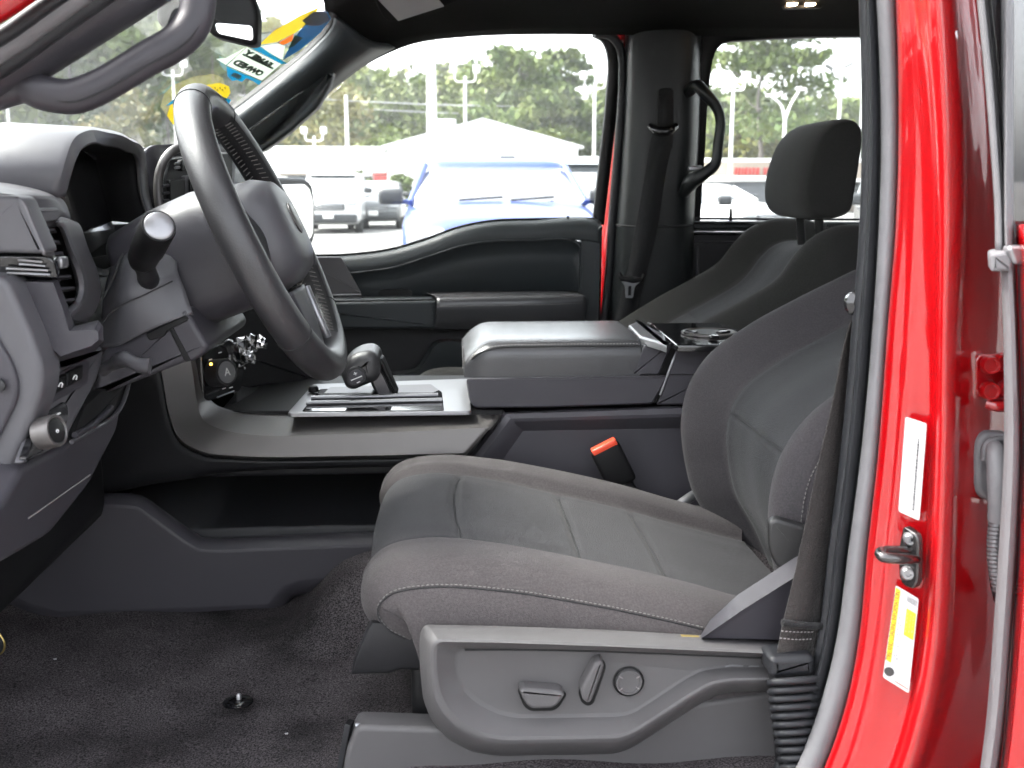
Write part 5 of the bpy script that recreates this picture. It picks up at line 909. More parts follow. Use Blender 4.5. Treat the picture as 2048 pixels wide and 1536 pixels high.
# rear door hinge and cable boot on the pillar
hg = empty('door_hinge', P, 'red painted rear door hinge with bolts')
plate('hinge_leaf', [(1950, 720, 0.862), (1962, 709, 0.862), (2030, 709, 0.862), (2030, 808, 0.862), (1962, 796, 0.862), (1949, 782, 0.862)], 'red_paint', hg, d=0.006, r=0.006, b=0.002)
for (x, y) in ((1979, 730), (1978, 781), (2004, 724), (2012, 778)): disc('hinge_bolt', A(x, y, 0.856), (-0.2, -1, 0.1), [(0.0085, 0), (0.0085, 0.003), (0.007, 0.009), (0.0055, 0.009), (0.005, 0.006), (0.001, 0.006)], 'red_paint', hg, seg=20)
tube('hinge_lug', [(1974, 806, 0.855), (1995, 812, 0.85), (2020, 812, 0.85)], 0.005, 'red_paint', hg, n=10, seg=8)
wb = empty('cable_boot', P, 'grey rubber cable boot between red pillar and rear door')
plate('boot_flange', [(1950, 905), (1954, 882), (1968, 868), (1990, 866), (2030, 868), (2030, 1010), (1984, 1008), (1962, 996), (1951, 976)], 'rubber', wb, d=0.012, r=0.012, b=0.005, Y=0.858)
tube('boot_flange_rib', [(1968, 920, 0.853), (1972, 892, 0.852), (1990, 880, 0.852), (2020, 880, 0.852)], 0.003, 'rubber', wb, n=20, seg=8)
tube('boot_neck', [(1984, 895, 0.86), (1990, 900, 0.845), (1994, 940, 0.838), (1996, 1000, 0.836), (1996, 1040, 0.838)], [0.006, 0.008, 0.0085, 0.0085, 0.0085], 'rubber', wb, n=24, seg=12)
for k in range(18):
    y = 1042 + k * 8.2; x = 1994 - 6 * math.sin(k / 17 * 3.0) + 8 * (k / 17) ** 2; tube('boot_rib', [(x - 13, y - 3, 0.852), (x - 9, y, 0.838), (x, y + 1, 0.832), (x + 13, y + 2, 0.84)], 0.0019, 'rubber', wb, n=12, seg=6)
tube('boot_core', [(1996, 1035, 0.845), (1990, 1090, 0.845), (1992, 1150, 0.85), (2002, 1200, 0.86)], 0.0062, 'rubber_dark', wb, n=16, seg=10)

# ================================================================== small loose things
clip = empty('carpet_clip', P, 'black carpet retaining disc')
fz = 0.874
disc('clip_disc', B(476, 1405, fz), (0, 0.05, 1), [(0.018, 0), (0.018, 0.0012), (0.016, 0.003), (0.008, 0.0036)], 'gloss_black', clip, seg=28)
disc('clip_stud', B(478, 1398, fz + 0.004), (0, 0.05, 1), [(0.003, 0), (0.003, 0.005), (0.0015, 0.007)], 'bolt_steel', clip, seg=12)
pe = empty('pedal', P, 'metal edged pedal at the left edge')
plate('pedal_pad', [(-60, 1240, 1.25), (-5, 1262, 1.25), (8, 1285, 1.25), (6, 1302, 1.25), (-10, 1312, 1.25), (-60, 1300, 1.25)], 'rubber_dark', pe, d=0.012, r=0.006, b=0.003)
tube('pedal_edge', [(-5, 1262, 1.246), (9, 1286, 1.246), (6, 1303, 1.246), (-12, 1314, 1.246)], 0.0012, 'brass', pe, n=16, seg=6)
def loose(name, loc, label, cat, group=None):
    o = bpy.data.objects.new(name, None); scene.collection.objects.link(o); o.location = [float(v) for v in loc]; o.empty_display_size = 0.03; return tag(o, label, cat, group)
def rel(o, root):
    o.parent = root; o.matrix_parent_inverse = Matrix.Translation(-Vector(root.location)); return o
kb = loose('key_bundle', A(497, 735, 1.69), 'shiny plastic wrapped key bundle hanging below the steering wheel', 'keys')
for i, (x, y, s, rz) in enumerate(((478, 700, 0.040, 0.3), (505, 688, 0.034, 0.9), (522, 684, 0.022, 1.4), (482, 722, 0.026, 0.5), (500, 715, 0.020, 2.0), (462, 690, 0.020, 1.0))):
    bm = bmesh.new(); bmesh.ops.create_icosphere(bm, subdivisions=2, radius=s * 0.5)
    for v in bm.verts: v.co *= 1 + random.uniform(-0.35, 0.35); v.co.y *= 0.5
    me = bpy.data.meshes.new('wrapped_key'); bm.to_mesh(me); bm.free(); me.materials.append(MATS['chrome' if i % 2 == 0 else 'clear_plastic'])
    o = bpy.data.objects.new('wrapped_key', me); scene.collection.objects.link(o); o.location = A(x, y, 1.68); o.rotation_euler = (0.2, rz, 0.3); rel(o, kb)
for i, (x, y, z_) in enumerate(((573, 1467, fz), (110, 1318, fz))):
    o = mk('paper_scrap', [B(x - 3.5, y, z_ + 0.002), B(x + 3.5, y - 1, z_ + 0.003), B(x + 3, y + 1.5, z_ + 0.004), B(x - 2, y + 2, z_ + 0.002)], [(0, 1, 2, 3)], 'paper', None, smooth=False)
    tag(o, ['tiny white paper scrap on the carpet near the seat', 'tiny white scrap on the carpet beneath the dashboard', 'tiny white scrap on the carpet just ahead of the black disc'][i], 'litter', 'scraps on the carpet')
    sm = o.modifiers.new('t', 'SOLIDIFY'); sm.thickness = 0.0006

# ================================================================== WINDSCREEN STICKERS (stuck on the far side of the glass)
wp = [np.array(v) for v in ((-0.235, 0.98, 1.80), (-0.235, 2.30, 1.80), (-0.86, 2.46, 1.385))]
wsn = np.cross(wp[1] - wp[0], wp[2] - wp[0]); wsn /= np.linalg.norm(wsn); wsn = wsn if np.dot(wsn, CAM - wp[0]) > 0 else -wsn
def G(x, y, off=0.012):
    d = cF * FOC + cR * (x - 1024) + cU * (768 - y); t = np.dot(wp[0] + wsn * off - CAM, wsn) / np.dot(d, wsn); return CAM + d * t
def decal(name, pts, m, root, off): 
    o = plate(name, [G(x, y, off) for x, y in pts], m, None, d=0.0004, r=0.002, b=0.0001, raw=True, seg=1); rel(o, root); return o
s1 = loose('windshield_sticker', G(520, 120), 'teal and white dealer sticker with mirrored lettering on the windscreen', 'sticker', 'stickers on the windscreen')
decal('sticker_wing', [(432, 118), (452, 116), (482, 100), (490, 96), (452, 130)], 'sticker_white', s1, 0.011)
decal('sticker_centre', [(520, 92), (556, 87), (570, 92), (566, 120), (548, 111)], 'sticker_white', s1, 0.011)
decal('teal_strip', [(497, 93), (515, 90), (548, 112), (574, 127), (563, 128)], 'sticker_teal', s1, 0.0112)
decal('teal_burst', [(453, 133), (523, 163), (518, 170), (506, 162), (492, 156), (484, 164), (474, 160), (464, 162), (455, 152)], 'sticker_teal', s1, 0.0112)
decal('sticker_panel', [(454, 131), (494, 95), (562, 128), (524, 161)], 'sticker_white', s1, 0.012)
decal('sticker_blue_field', [(566, 120), (590, 75), (628, 24), (656, 24), (662, 38), (640, 66), (600, 100)], 'sticker_blue', s1, 0.0115)
decal('sticker_yellow_field', [(518, 90), (548, 62), (600, 32), (640, 14), (614, 48), (590, 66), (555, 84)], 'sticker_yellow', s1, 0.0115)
decal('sticker_grey_patch', [(604, 42), (626, 24), (652, 22), (660, 40), (640, 52), (618, 52)], 'sticker_grey', s1, 0.0125)
decal('sticker_orange_roof', [(558, 86), (588, 68), (584, 82), (566, 90)], 'sticker_orange', s1, 0.0125)
decal('sticker_green_shape', [(576, 98), (590, 70), (606, 76), (588, 92)], 'sticker_green', s1, 0.013)
decal('small_panel', [(462, 152), (468, 145), (484, 152), (478, 159)], 'sticker_white', s1, 0.0125)
xdir = G(476, 112) - G(540, 144); ydir = G(494, 96) - G(456, 130)
for body, (cx_, cy_) in (('FAMILY', (518, 119)), ('OWNED', (498, 137))):
    o = text('sticker_lettering', body, G(cx_, cy_, 0.0135), xdir, ydir, 0.62 * float(np.linalg.norm(G(474, 113) - G(456, 130))), 'sticker_green', None, extrude=0.0002, bold=0.0012, width=0.80 * float(np.linalg.norm(G(494, 95) - G(562, 128)))); rel(o, s1)
decal('letter_underline', [(484, 110), (487, 107), (548, 136), (545, 139)], 'sticker_green', s1, 0.0128)
s2 = loose('windshield_sticker', G(410, 200), 'round yellow and teal sticker behind the steering wheel rim', 'sticker', 'stickers on the windscreen')
decal('yellow_disc', [(334, 232), (340, 212), (356, 192), (400, 172), (440, 166), (458, 173), (461, 186), (448, 205), (420, 222), (380, 240), (346, 249)], 'sticker_yellow', s2, 0.010)
decal('teal_banner', [(332, 212), (352, 196), (366, 184), (400, 190), (420, 184), (462, 200), (455, 214), (430, 205), (390, 214), (350, 206)], 'sticker_teal', s2, 0.0112)
for k in range(7): decal('seed_mark', [(418 + 5 * k, 176 + (k % 2) * 4), (421 + 5 * k, 174 + (k % 2) * 4), (422 + 5 * k, 179 + (k % 2) * 4)], 'ink', s2, 0.0114)

# ================================================================== OUTSIDE: buildings, cars, lamps, trees
mat('white_wall', (0.80, 0.80, 0.78), 0.7, var=0.04, vscale=0.5); mat('beige_wall', (0.24, 0.20, 0.165), 0.8, var=0.06, vscale=0.5); mat('shop_glass', (0.05, 0.055, 0.06), 0.1)
mat('grey_wall', (0.085, 0.09, 0.10), 0.7); mat('red_sign', (0.30, 0.018, 0.014), 0.5); mat('roof_metal', (0.72, 0.72, 0.72), 0.5, metal=0.2)
mat('lamp_white', (0.70, 0.70, 0.70), 0.5); mat('lamp_dark', (0.10, 0.10, 0.10), 0.5); mat('wire', (0.30, 0.30, 0.32), 0.6)
mat('car_blue', (0.005, 0.030, 0.19), 0.35, coat=0.5); mat('car_white', (0.6000, 0.6000, 0.6000), 0.3, coat=1.0); mat('car_silver', (0.40, 0.42, 0.44), 0.3, metal=0.5, coat=1.0); mat('car_dark', (0.03, 0.035, 0.045), 0.3, coat=0.6); mat('car_grey', (0.09, 0.095, 0.10), 0.3, coat=0.5)
mat('car_glass', (0.05, 0.055, 0.06), 0.05, spec=1.0, coat=1.0); MATS['car_glass'].node_tree.nodes['Principled BSDF'].inputs['Coat IOR'].default_value = 2.6; mat('car_trim', (0.03, 0.032, 0.035), 0.45); mat('tyre', (0.02, 0.02, 0.02), 0.8); mat('head_lamp', (0.55, 0.57, 0.6), 0.12, metal=0.6)
def oroot(name, loc, label, cat, group=None, rz=0.0):
    o = bpy.data.objects.new(name, None); scene.collection.objects.link(o); o.location = [float(v) for v in loc]; o.rotation_euler.z = rz; o.empty_display_size = 0.5; return tag(o, label, cat, group)
def building(name, label, x0, x1, Y, ztop, depth, wall, apex=None, parts=()):
    "x0..x1 are picture columns at depth Y"
    X0, X1 = A(x0, 370, Y)[0], A(x1, 370, Y)[0]; r = oroot(name, ((X0 + X1) / 2, Y, 0), label, 'building'); W2 = (X1 - X0) / 2
    if apex:
        v = [(-W2, 0, 0), (W2, 0, 0), (W2, 0, ztop), (0, 0, apex), (-W2, 0, ztop)]; V = v + [(a, depth, c) for a, b, c in v]
        mk('wall', V, [(0, 1, 2, 3, 4), (9, 8, 7, 6, 5), (0, 5, 6, 1), (1, 6, 7, 2), (4, 9, 5, 0)], wall, r, smooth=False)
        for s_, nm in ((-1, 'roof'), (1, 'roof')):
            e = [(s_ * (W2 + 0.3), -0.25, ztop - 0.08), (0, -0.25, apex + 0.05), (0, depth, apex + 0.05), (s_ * (W2 + 0.3), depth, ztop - 0.08)]
            mk(nm, e + [(a, b, c + 0.14) for a, b, c in e], [(0, 1, 2, 3), (7, 6, 5, 4), (0, 4, 5, 1), (1, 5, 6, 2), (2, 6, 7, 3), (3, 7, 4, 0)], 'roof_metal', r, smooth=False)
    else:
        rbox('wall', (0, depth / 2, ztop / 2), (2 * W2, depth, ztop), wall, r, 0.05, 1); rbox('roof', (0, depth / 2, ztop + 0.06), (2 * W2 + 0.4, depth + 0.4, 0.2), 'roof_metal', r, 0.03, 1)
    for nm, m, xa, ya, xb, yb_, thick in parts:
        a, b = A(xa, ya, Y), A(xb, yb_, Y); c = 0.5 * (a + b); rbox(nm, (c[0] - r.location.x, -thick * 0.3, c[2]), (abs(b[0] - a[0]), thick, abs(a[2] - b[2])), m, r, 0.02, 1)
    return r
z62 = lambda y, Y: float(A(900, y, Y)[2])
building('gabled_building', 'white gabled metal building behind the blue car', 775, 1155, 62, z62(294, 62), 22, 'white_wall', z62(243, 62), [('vent', 'grey_wall', 1000, 312, 1030, 322, 0.2)])
building('shop_building', 'long low white building with red shop front left of the gable', 380, 772, 66, z62(299, 66), 16, 'white_wall', None,
         [('window', 'shop_glass', 640, 352, 690, 378, 0.2), ('window', 'shop_glass', 575, 352, 625, 378, 0.2), ('window', 'shop_glass', 792 - 90, 352, 745, 380, 0.2), ('shop_front', 'red_sign', 748, 352, 786, 372, 0.3), ('sign_board', 'red_sign', 1085 - 340, 346, 790, 350, 0.3), ('wall_stripe', 'beige_wall', 560, 346, 700, 351, 0.3)])
sb = building('shop_building', 'beige strip mall with red lettering seen through the rear window', 1330, 1960, 58, z62(322, 58), 3, 'beige_wall', None,
         [('window', 'shop_glass', 1400 + 50 * k, 366, 1440 + 50 * k, 392, 0.2) for k in range(8)] + [('canopy', 'white_wall', 1340, 358, 1940, 364, 2.0)])
xx = 1467
for k, wl in enumerate((8, 7, 6, 8, 7, 7, 9, 0, 8, 7, 8, 7, 8)):
    if wl:
        a, b = A(xx, 335, 58), A(xx + wl - 1.5, 350, 58); c = 0.5 * (a + b); r_ = sb
        rbox('sign_letter', (c[0] - r_.location.x, -0.15, c[2]), (b[0] - a[0], 0.12, a[2] - b[2]), 'red_sign', r_, 0.08, 2)
    xx += wl if wl else 6
building('grey_shed', 'plain grey shed wall beside the white car in the rear window', 1466, 1534, 40, z62(361, 40), 5, 'grey_wall')

def car(label, x, Y, paint, W=1.9, Lc=4.6, H=1.7, hood=1.05, rz=0.0, boxy=False, group='cars parked across the lot', name='parked_car', grille='car_trim'):
    X = float(A(x, 370, Y)[0]); r = oroot(name, (X, Y, 0), label, 'car', group, rz); w2 = W / 2
    st_ = [(0.0, 0.80, 0.42, hood - 0.30, hood - 0.24), (0.06, 0.90, 0.34, hood - 0.16, hood - 0.10), (0.25, 0.97, 0.27, hood - 0.08, hood - 0.01), (0.7, 1.0, 0.25, hood, hood + 0.05), (1.25, 1.0, 0.25, hood + 0.06, hood + 0.12), (1.5, 1.0, 0.25, hood + 0.09, hood + 0.15), (Lc - 0.4, 1.0, 0.25, hood + 0.12, hood + 0.16), (Lc - 0.05, 0.95, 0.32, hood + 0.08, hood + 0.12), (Lc, 0.86, 0.45, hood - 0.05, hood)]
    rr = []
    for (y, k, zb, zs, zt_) in st_:
        h = [(0, zb), (0.55, zb), (0.90, zb + 0.02), (1.0, zb + 0.16), (1.0, (zb + zs) / 2), (0.985, zs - 0.10), (0.95, zs - 0.02), (0.86, zs + 0.01), (0.6, zt_ - 0.012), (0.3, zt_), (0, zt_ + 0.004)]
        ringp = [(a * w2 * k, y, b) for a, b in h] + [(-a * w2 * k, y, b) for a, b in reversed(h[1:-1])]; rr.append((ringp, 0))
    o = rings('body', rr, paint, r, raw=True, cap0=True, angle=50)
    def fix(o):
        bm = bmesh.new(); bm.from_mesh(o.data); bmesh.ops.recalc_face_normals(bm, faces=bm.faces[:]); bm.to_mesh(o.data); bm.free(); return o
    fix(o); hb = hood + 0.10; rake = 0.35 if boxy else 0.75; yf = 1.3; yr = Lc - (0.15 if boxy else 0.1)
    def rr4(y0, y1, hw, z): 
        q = rnd2(np.array([(-hw, y0), (hw, y0), (hw, y1), (-hw, y1)], float), 0.18, 4); return [(a, b, z) for a, b in q]
    fix(rings('cabin_glass', [(rr4(yf - 0.1, yr, w2 * 0.93, hb - 0.05), 0), (rr4(yf + 0.02, yr - 0.05, w2 * 0.915, hb + 0.06), 0), (rr4(yf + rake, yr - 0.3, w2 * 0.76, H - 0.07), 0)], 'car_glass', r, raw=True, angle=60))
    fix(rings('roof', [(rr4(yf + rake - 0.05, yr - 0.26, w2 * 0.785, H - 0.10), 0), (rr4(yf + rake, yr - 0.3, w2 * 0.76, H - 0.04), 0), (rr4(yf + rake + 0.2, yr - 0.5, w2 * 0.62, H), 0), (rr4(yf + rake + 0.4, yr - 0.7, w2 * 0.4, H + 0.012), 0)], paint, r, raw=True, angle=60))
    for s_ in (-1, 1):
        tube('pillar', [(s_ * w2 * 0.925, yf + 0.02, hb), (s_ * w2 * 0.775, yf + rake, H - 0.07)], 0.035, paint, r, raw=True, n=6, seg=8)
        for yy in (yf + 1.1, yr - 0.95): tube('pillar', [(s_ * w2 * 0.925, yy, hb), (s_ * w2 * 0.77, yy + 0.02, H - 0.07)], 0.04, paint, r, raw=True, n=6, seg=8)
        tube('pillar', [(s_ * w2 * 0.93, yr - 0.06, hb), (s_ * w2 * 0.775, yr - 0.28, H - 0.07)], 0.045, paint, r, raw=True, n=6, seg=8)
        rbox('door_mirror', (s_ * (w2 + 0.14), yf + 0.32, hb + 0.06), (0.26, 0.12, 0.17), 'car_trim', r, 0.05, 3)
        rbox('mirror_arm', (s_ * (w2 - 0.02), yf + 0.34, hb + 0.01), (0.14, 0.05, 0.05), paint, r, 0.02, 2)
        rbox('headlight', (s_ * w2 * 0.74, 0.06, hood - 0.19), (0.36, 0.24, 0.18), 'head_lamp', r, 0.06, 3)
        rbox('fog_lamp', (s_ * w2 * 0.72, 0.02, 0.48), (0.2, 0.12, 0.08), 'car_trim', r, 0.03, 2)
        for yy in (0.85, Lc - 0.95):
            disc('wheel', (s_ * (w2 - 0.12), yy, 0.34), (s_, 0, 0), [(0.2, -0.11), (0.33, -0.10), (0.345, -0.04), (0.345, 0.08), (0.32, 0.11), (0.22, 0.115), (0.2, 0.08), (0.05, 0.09)], 'tyre', r, seg=24)
    rbox('grille', (0, 0.0, hood - 0.33), (W * 0.52, 0.10, 0.22), grille, r, 0.04, 2); 
    for k in range(3): rbox('grille_bar', (0, -0.05, hood - 0.39 + 0.06 * k), (W * 0.48, 0.03, 0.012), 'chrome', r, 0.004, 1)
    rbox('bumper', (0, 0.03, 0.46), (W * 0.9, 0.2, 0.26), 'car_trim', r, 0.06, 3); rbox('licence_plate', (0, -0.085, 0.55), (0.32, 0.02, 0.16), 'white_wall', r, 0.005, 1)
    for s_ in (-0.42, 0.12): tube('wiper', [(s_ * w2, yf - 0.10, hb + 0.03), (s_ * w2 + 0.45, yf - 0.02, hb + 0.06)], 0.014, 'car_trim', r, raw=True, n=4, seg=5)
    return r
car('blue hatchback parked nose on close beyond the far front window', 1012, 9.6, 'car_blue', W=1.95, Lc=4.5, H=1.76, hood=1.2)
car('grey car with dark grille facing the lane left of the blue car', 745, 36, 'car_grey', W=1.88, H=1.62, hood=1.0)
car('white boxy truck at the end of the row by the far mirror', 655, 33, 'car_white', W=1.95, H=1.9, hood=1.15, boxy=True)
car('dark car squeezed behind the grey car and the boxy truck', 700, 44, 'car_dark', W=1.85, H=1.5, hood=0.95)
car('pale silver truck partly hidden right of the blue car', 1235, 12.5, 'car_silver', W=2.0, H=1.85, hood=1.15, boxy=True)
car('white car low beside the grab handle in the rear window', 1372, 17, 'car_white', W=1.88, H=1.55, hood=1.05)
car('white car just left of the passenger headrest', 1545, 25, 'car_white', W=1.85, H=1.5, hood=1.0, rz=0.5)
car('silver boxy vehicle right of the passenger headrest', 1925, 13, 'car_silver', W=1.95, H=1.85, hood=1.12, boxy=True, rz=-0.3)
car('white car far off at the windscreen edge of the lot', 600, 48, 'car_white', W=1.85, H=1.6, hood=1.0)

def lamp(x, ytop, Y, kind, label, rad=0.09, m='lamp_white'):
    p = A(x, ytop, Y); h = float(p[2]); r = oroot('street_lamp', (p[0], Y, 0), label, 'lamp post', 'lamp posts in the lot')
    tube('pole', [(0, 0, 0), (0, 0, h * 0.5), (0, 0, h)], [rad * 1.3, rad, rad * 0.8], m, r, raw=True, n=6, seg=8)
    if kind == 'twin':
        for s_ in (-1, 1):
            tube('arm', [(0, 0, h - 0.3), (s_ * 0.5, 0, h - 0.25), (s_ * 0.56, 0, h + 0.2)], 0.04, m, r, raw=True, n=8, seg=6); rbox('lamp_head', (s_ * 0.62, 0, h + 0.36), (0.36, 0.36, 0.42), m, r, 0.06, 2)
    elif kind == 'vee':
        for s_ in (-1, 1): tube('arm', [(0, 0, h - 0.4), (s_ * 0.22, 0, h + 0.25), (s_ * 0.6, 0, h + 0.75 + 0.15 * s_)], [0.08, 0.06, 0.05], m, r, raw=True, n=10, seg=6); rbox('lamp_head', (s_ * 0.76, 0, h + 0.84 + 0.15 * s_), (0.42, 0.22, 0.12), m, r, 0.06, 2)
    elif kind == 'flood':
        tube('arm', [(-0.55, 0, h + 0.25), (-0.4, 0, h - 0.1), (0, 0, h - 0.15), (0.45, 0, h - 0.1), (0.5, 0, h + 0.3)], 0.035, 'lamp_dark', r, raw=True, n=8, seg=6)
        for s_, dz in ((-0.7, 0.4), (0.35, 0.5)): rbox('lamp_head', (s_, 0, h + dz), (0.5, 0.3, 0.16), 'lamp_dark', r, 0.05, 2, rot=Matrix.Rotation(0.5 * (1 if s_ < 0 else -1), 3, 'Y'))
    elif kind == 'box': rbox('lamp_head', (0.45, 0, h - 3.4), (0.7, 0.4, 0.5), m, r, 0.05, 2)
    return r
lamp(12, 180, 62, 'twin', 'white twin lamp post at the left edge of the windscreen')
lamp(345, 140, 62, 'twin', 'white twin lamp post behind the top of the steering wheel')
lamp(628, 272, 70, 'twin', 'short white twin lamp post just above the outside mirror')
lamp(692, 190, 52, 'plain', 'plain white pole left of the white gable in the front window')
lamp(861, 40, 36, 'box', 'thick white pole crossing the left slope of the gable', 0.17)
lamp(930, 152, 58, 'twin', 'white twin lamp post above the gable peak')
lamp(1190, 165, 58, 'twin', 'white twin lamp post at the rear edge of the front window')
lamp(1467, 168, 52, 'twin', 'white twin lamp post beside the looped handle in the rear window')
lamp(1571, 222, 50, 'vee', 'white vee armed street lamp above the passenger headrest')
lamp(1683, 150, 56, 'flood', 'pole with dark floodlights right of the headrest', 0.09)
lamp(1726, 178, 60, 'plain', 'plain white pole against the edge of the near pillar')
lamp(1652, 215, 80, 'plain', 'short distant pale pole between vee lamp and floodlights')
for k, (ya, yb2, Yd) in enumerate(((190, 214, 75), (204, 232, 80), (330, 214, 78))):
    o = tube('overhead_wire', [(480 if k < 2 else 1395, ya if k < 2 else 210, Yd), (900, (ya + yb2) / 2 + 8 if k < 2 else 214, Yd), (1240, yb2, Yd)] if k < 2 else [(1395, 212, Yd), (1560, 216, Yd), (1740, 214, Yd)], 0.03, 'wire', None, n=24, seg=5)
    tag(o, ['upper overhead wire across the trees in the front window', 'lower overhead wire across the trees in the front window', 'overhead wire across the trees in the rear window'][k], 'wire', 'overhead wires')

# ---------------------------------------------------------------- trees
def leafmat(name, c1, c2, sc):
    m = bpy.data.materials.new(name); m.use_nodes = True; t = m.node_tree; b = t.nodes['Principled BSDF']; b.inputs['Roughness'].default_value = 0.6; b.inputs['Specular IOR Level'].default_value = 0.3
    tc = t.nodes.new('ShaderNodeTexCoord'); n = t.nodes.new('ShaderNodeTexNoise'); n.inputs['Scale'].default_value = sc; n.inputs['Detail'].default_value = 3
    r = t.nodes.new('ShaderNodeValToRGB'); r.color_ramp.elements[0].position = 0.35; r.color_ramp.elements[1].position = 0.65; r.color_ramp.elements[0].color = (*c1, 1); r.color_ramp.elements[1].color = (*c2, 1)
    t.links.new(tc.outputs['Object'], n.inputs['Vector']); t.links.new(n.outputs['Fac'], r.inputs['Fac']); t.links.new(r.outputs['Color'], b.inputs['Base Color']); MATS[name] = m
leafmat('leaf_pine', (0.048, 0.080, 0.016), (0.095, 0.120, 0.026), 0.5); leafmat('leaf_broad', (0.055, 0.090, 0.016), (0.105, 0.120, 0.026), 0.4); leafmat('leaf_yellow', (0.10, 0.115, 0.02), (0.16, 0.15, 0.03), 0.6); leafmat('leaf_autumn', (0.085, 0.092, 0.024), (0.15, 0.128, 0.038), 0.4)
leafmat('leaf_wood', (0.060, 0.095, 0.016), (0.120, 0.135, 0.028), 0.05)
mat('bark', (0.10, 0.085, 0.075), 0.9, var=0.2, vscale=3)
def leaves(centres, radii, n, size):
    "n small leaf sprays scattered through flattened clumps; returns vertices and quads"
    k = len(centres); idx = rng.integers(0, k, n); c = np.array(centres)[idx]; r = np.array(radii)[idx]
    d = rng.normal(size=(n, 3)); d /= np.linalg.norm(d, axis=1)[:, None]; d *= (rng.random(n) ** 0.45)[:, None]
    p = c + d * r; u = rng.normal(size=(n, 3)); u /= np.linalg.norm(u, axis=1)[:, None]; v = np.cross(u, rng.normal(size=(n, 3))); v /= np.linalg.norm(v, axis=1)[:, None]
    s = size * (0.5 + rng.random(n))[:, None]; V = np.stack([p - u * s, p + v * s * 0.55, p + u * s, p - v * s * 0.55], 1).reshape(-1, 3); return V
def quadmesh(name, V, m, parent):
    me = bpy.data.meshes.new(name); n = len(V) // 4; me.vertices.add(4 * n); me.vertices.foreach_set('co', V.astype(np.float32).ravel()); me.loops.add(4 * n); me.loops.foreach_set('vertex_index', np.arange(4 * n, dtype=np.int32))
    me.polygons.add(n); me.polygons.foreach_set('loop_start', np.arange(0, 4 * n, 4, dtype=np.int32)); me.polygons.foreach_set('loop_total', np.full(n, 4, dtype=np.int32)); me.update(); me.validate(); me.materials.append(MATS[m])
    o = bpy.data.objects.new(name, me); scene.collection.objects.link(o); setp(o, parent); return o
def clumps(kind, h, w_):
    C, Rd = [], []
    if kind == 'pine':
        for _ in range(26):
            z = h * rng.uniform(0.42, 1.0); ww = w_ * (1.15 - abs(z / h - 0.68) * 1.6); a = rng.uniform(0, 6.28); q = rng.uniform(0.15, 1) * max(ww, 0.25 * w_); C.append((math.cos(a) * q, math.sin(a) * q, z)); s = w_ * rng.uniform(0.28, 0.5); Rd.append((s, s, s * 0.42))
    else:
        for _ in range(22):
            z = h * rng.uniform(0.3, 0.95); ww = w_ * math.sqrt(max(0.08, 1 - ((z / h - 0.58) / 0.45) ** 2)); a = rng.uniform(0, 6.28); q = rng.uniform(0.2, 0.85) * ww; C.append((math.cos(a) * q, math.sin(a) * q, z)); s = w_ * rng.uniform(0.28, 0.45); Rd.append((s, s, s * 0.8))
    return C, Rd
def tree(x, ytop, Y, w_, kind, m, label, n=2600, size=0.28, zbase=0.0, cat='tree', name=None):
    p = A(x, ytop, Y); h = float(p[2]) - zbase; r = oroot(name or ('pine_tree' if kind == 'pine' else 'leafy_tree'), (p[0], Y, zbase), label, cat, 'trees behind the lot')
    C, Rd = clumps(kind, h, w_); quadmesh('crown', leaves(C, Rd, n, size), m, r)
    tr = [(0, 0, 0)] + [(rng.normal() * 0.015 * h, rng.normal() * 0.015 * h, h * q) for q in (0.3, 0.6, 0.9)]
    tube('trunk', tr, [0.028 * h * 0.7, 0.02 * h * 0.7, 0.012 * h * 0.7, 0.004 * h], 'bark', r, raw=True, n=10, seg=7)
    for c in C[:7]: zz = c[2] * 0.86; tube('limb', [(0, 0, zz), (c[0] * 0.5, c[1] * 0.5, zz + 0.3 * (c[2] - zz)), c], [0.05, 0.035, 0.015], 'bark', r, raw=True, n=6, seg=5)
    return r
# wooded slope: terrain and the far wood as one mass
def hill_z(x, y):
    s = min(1, max(0, (y - 78) / 90)); l = 1 / (1 + math.exp((x + 16) / 11)); return s * s * (3 - 2 * s) * (5 + 26 * l) - 0.2
mat('hill_soil', (0.05, 0.06, 0.025), 0.95, var=0.3, vscale=0.2)
hx = np.linspace(-260, 260, 60); hy = np.linspace(74, 300, 30)
hill = mk('wooded_hill_terrain', [(x, y, hill_z(x, y)) for x in hx for y in hy], grid_faces(60, 30), 'hill_soil', None, angle=180); hill['kind'] = 'structure'
VV = []; TV = []; TF = []
for i in range(380):
    Y = rng.uniform(84, 185); xp = rng.uniform(-140, 1900); X = float(A(xp, 300, Y)[0]); z0 = hill_z(X, Y); yt_ = np.interp(xp, [-140, 300, 420, 520, 620, 720, 850, 950, 1060, 1200, 1400, 1500, 1600, 1740, 1900], [-30, -20, 45, 85, 112, 138, 148, 140, 152, 155, 195, 190, 200, 215, 220]) + rng.random() ** 1.5 * 110; h = max(4.0, 1.48 + (370 - yt_) * Y / FOC - z0); kind = 'pine' if rng.random() < 0.45 else 'broad'
    C, Rd = clumps(kind, h, min(4.2, h * rng.uniform(0.24, 0.36))); VV.append(leaves(C, Rd, 620, 0.40) + np.array([X, Y, z0]))
    b0 = len(TV)
    for zz, rr_ in ((0, 0.16), (h * 0.8, 0.07)):
        for q in range(4): TV.append((X + rr_ * math.cos(q * 1.57), Y + rr_ * math.sin(q * 1.57), z0 + zz))
    for q in range(4): TF.append((b0 + q, b0 + (q + 1) % 4, b0 + 4 + (q + 1) % 4, b0 + 4 + q))
wood = quadmesh('woodland', np.vstack(VV), 'leaf_wood', None); tag(wood, 'dense mixed wood covering the slope behind the lot', 'wood', kind='stuff')
wt = mk('trunk_mass', TV, TF, 'bark', wood, angle=180); wt['kind'] = 'stuff'
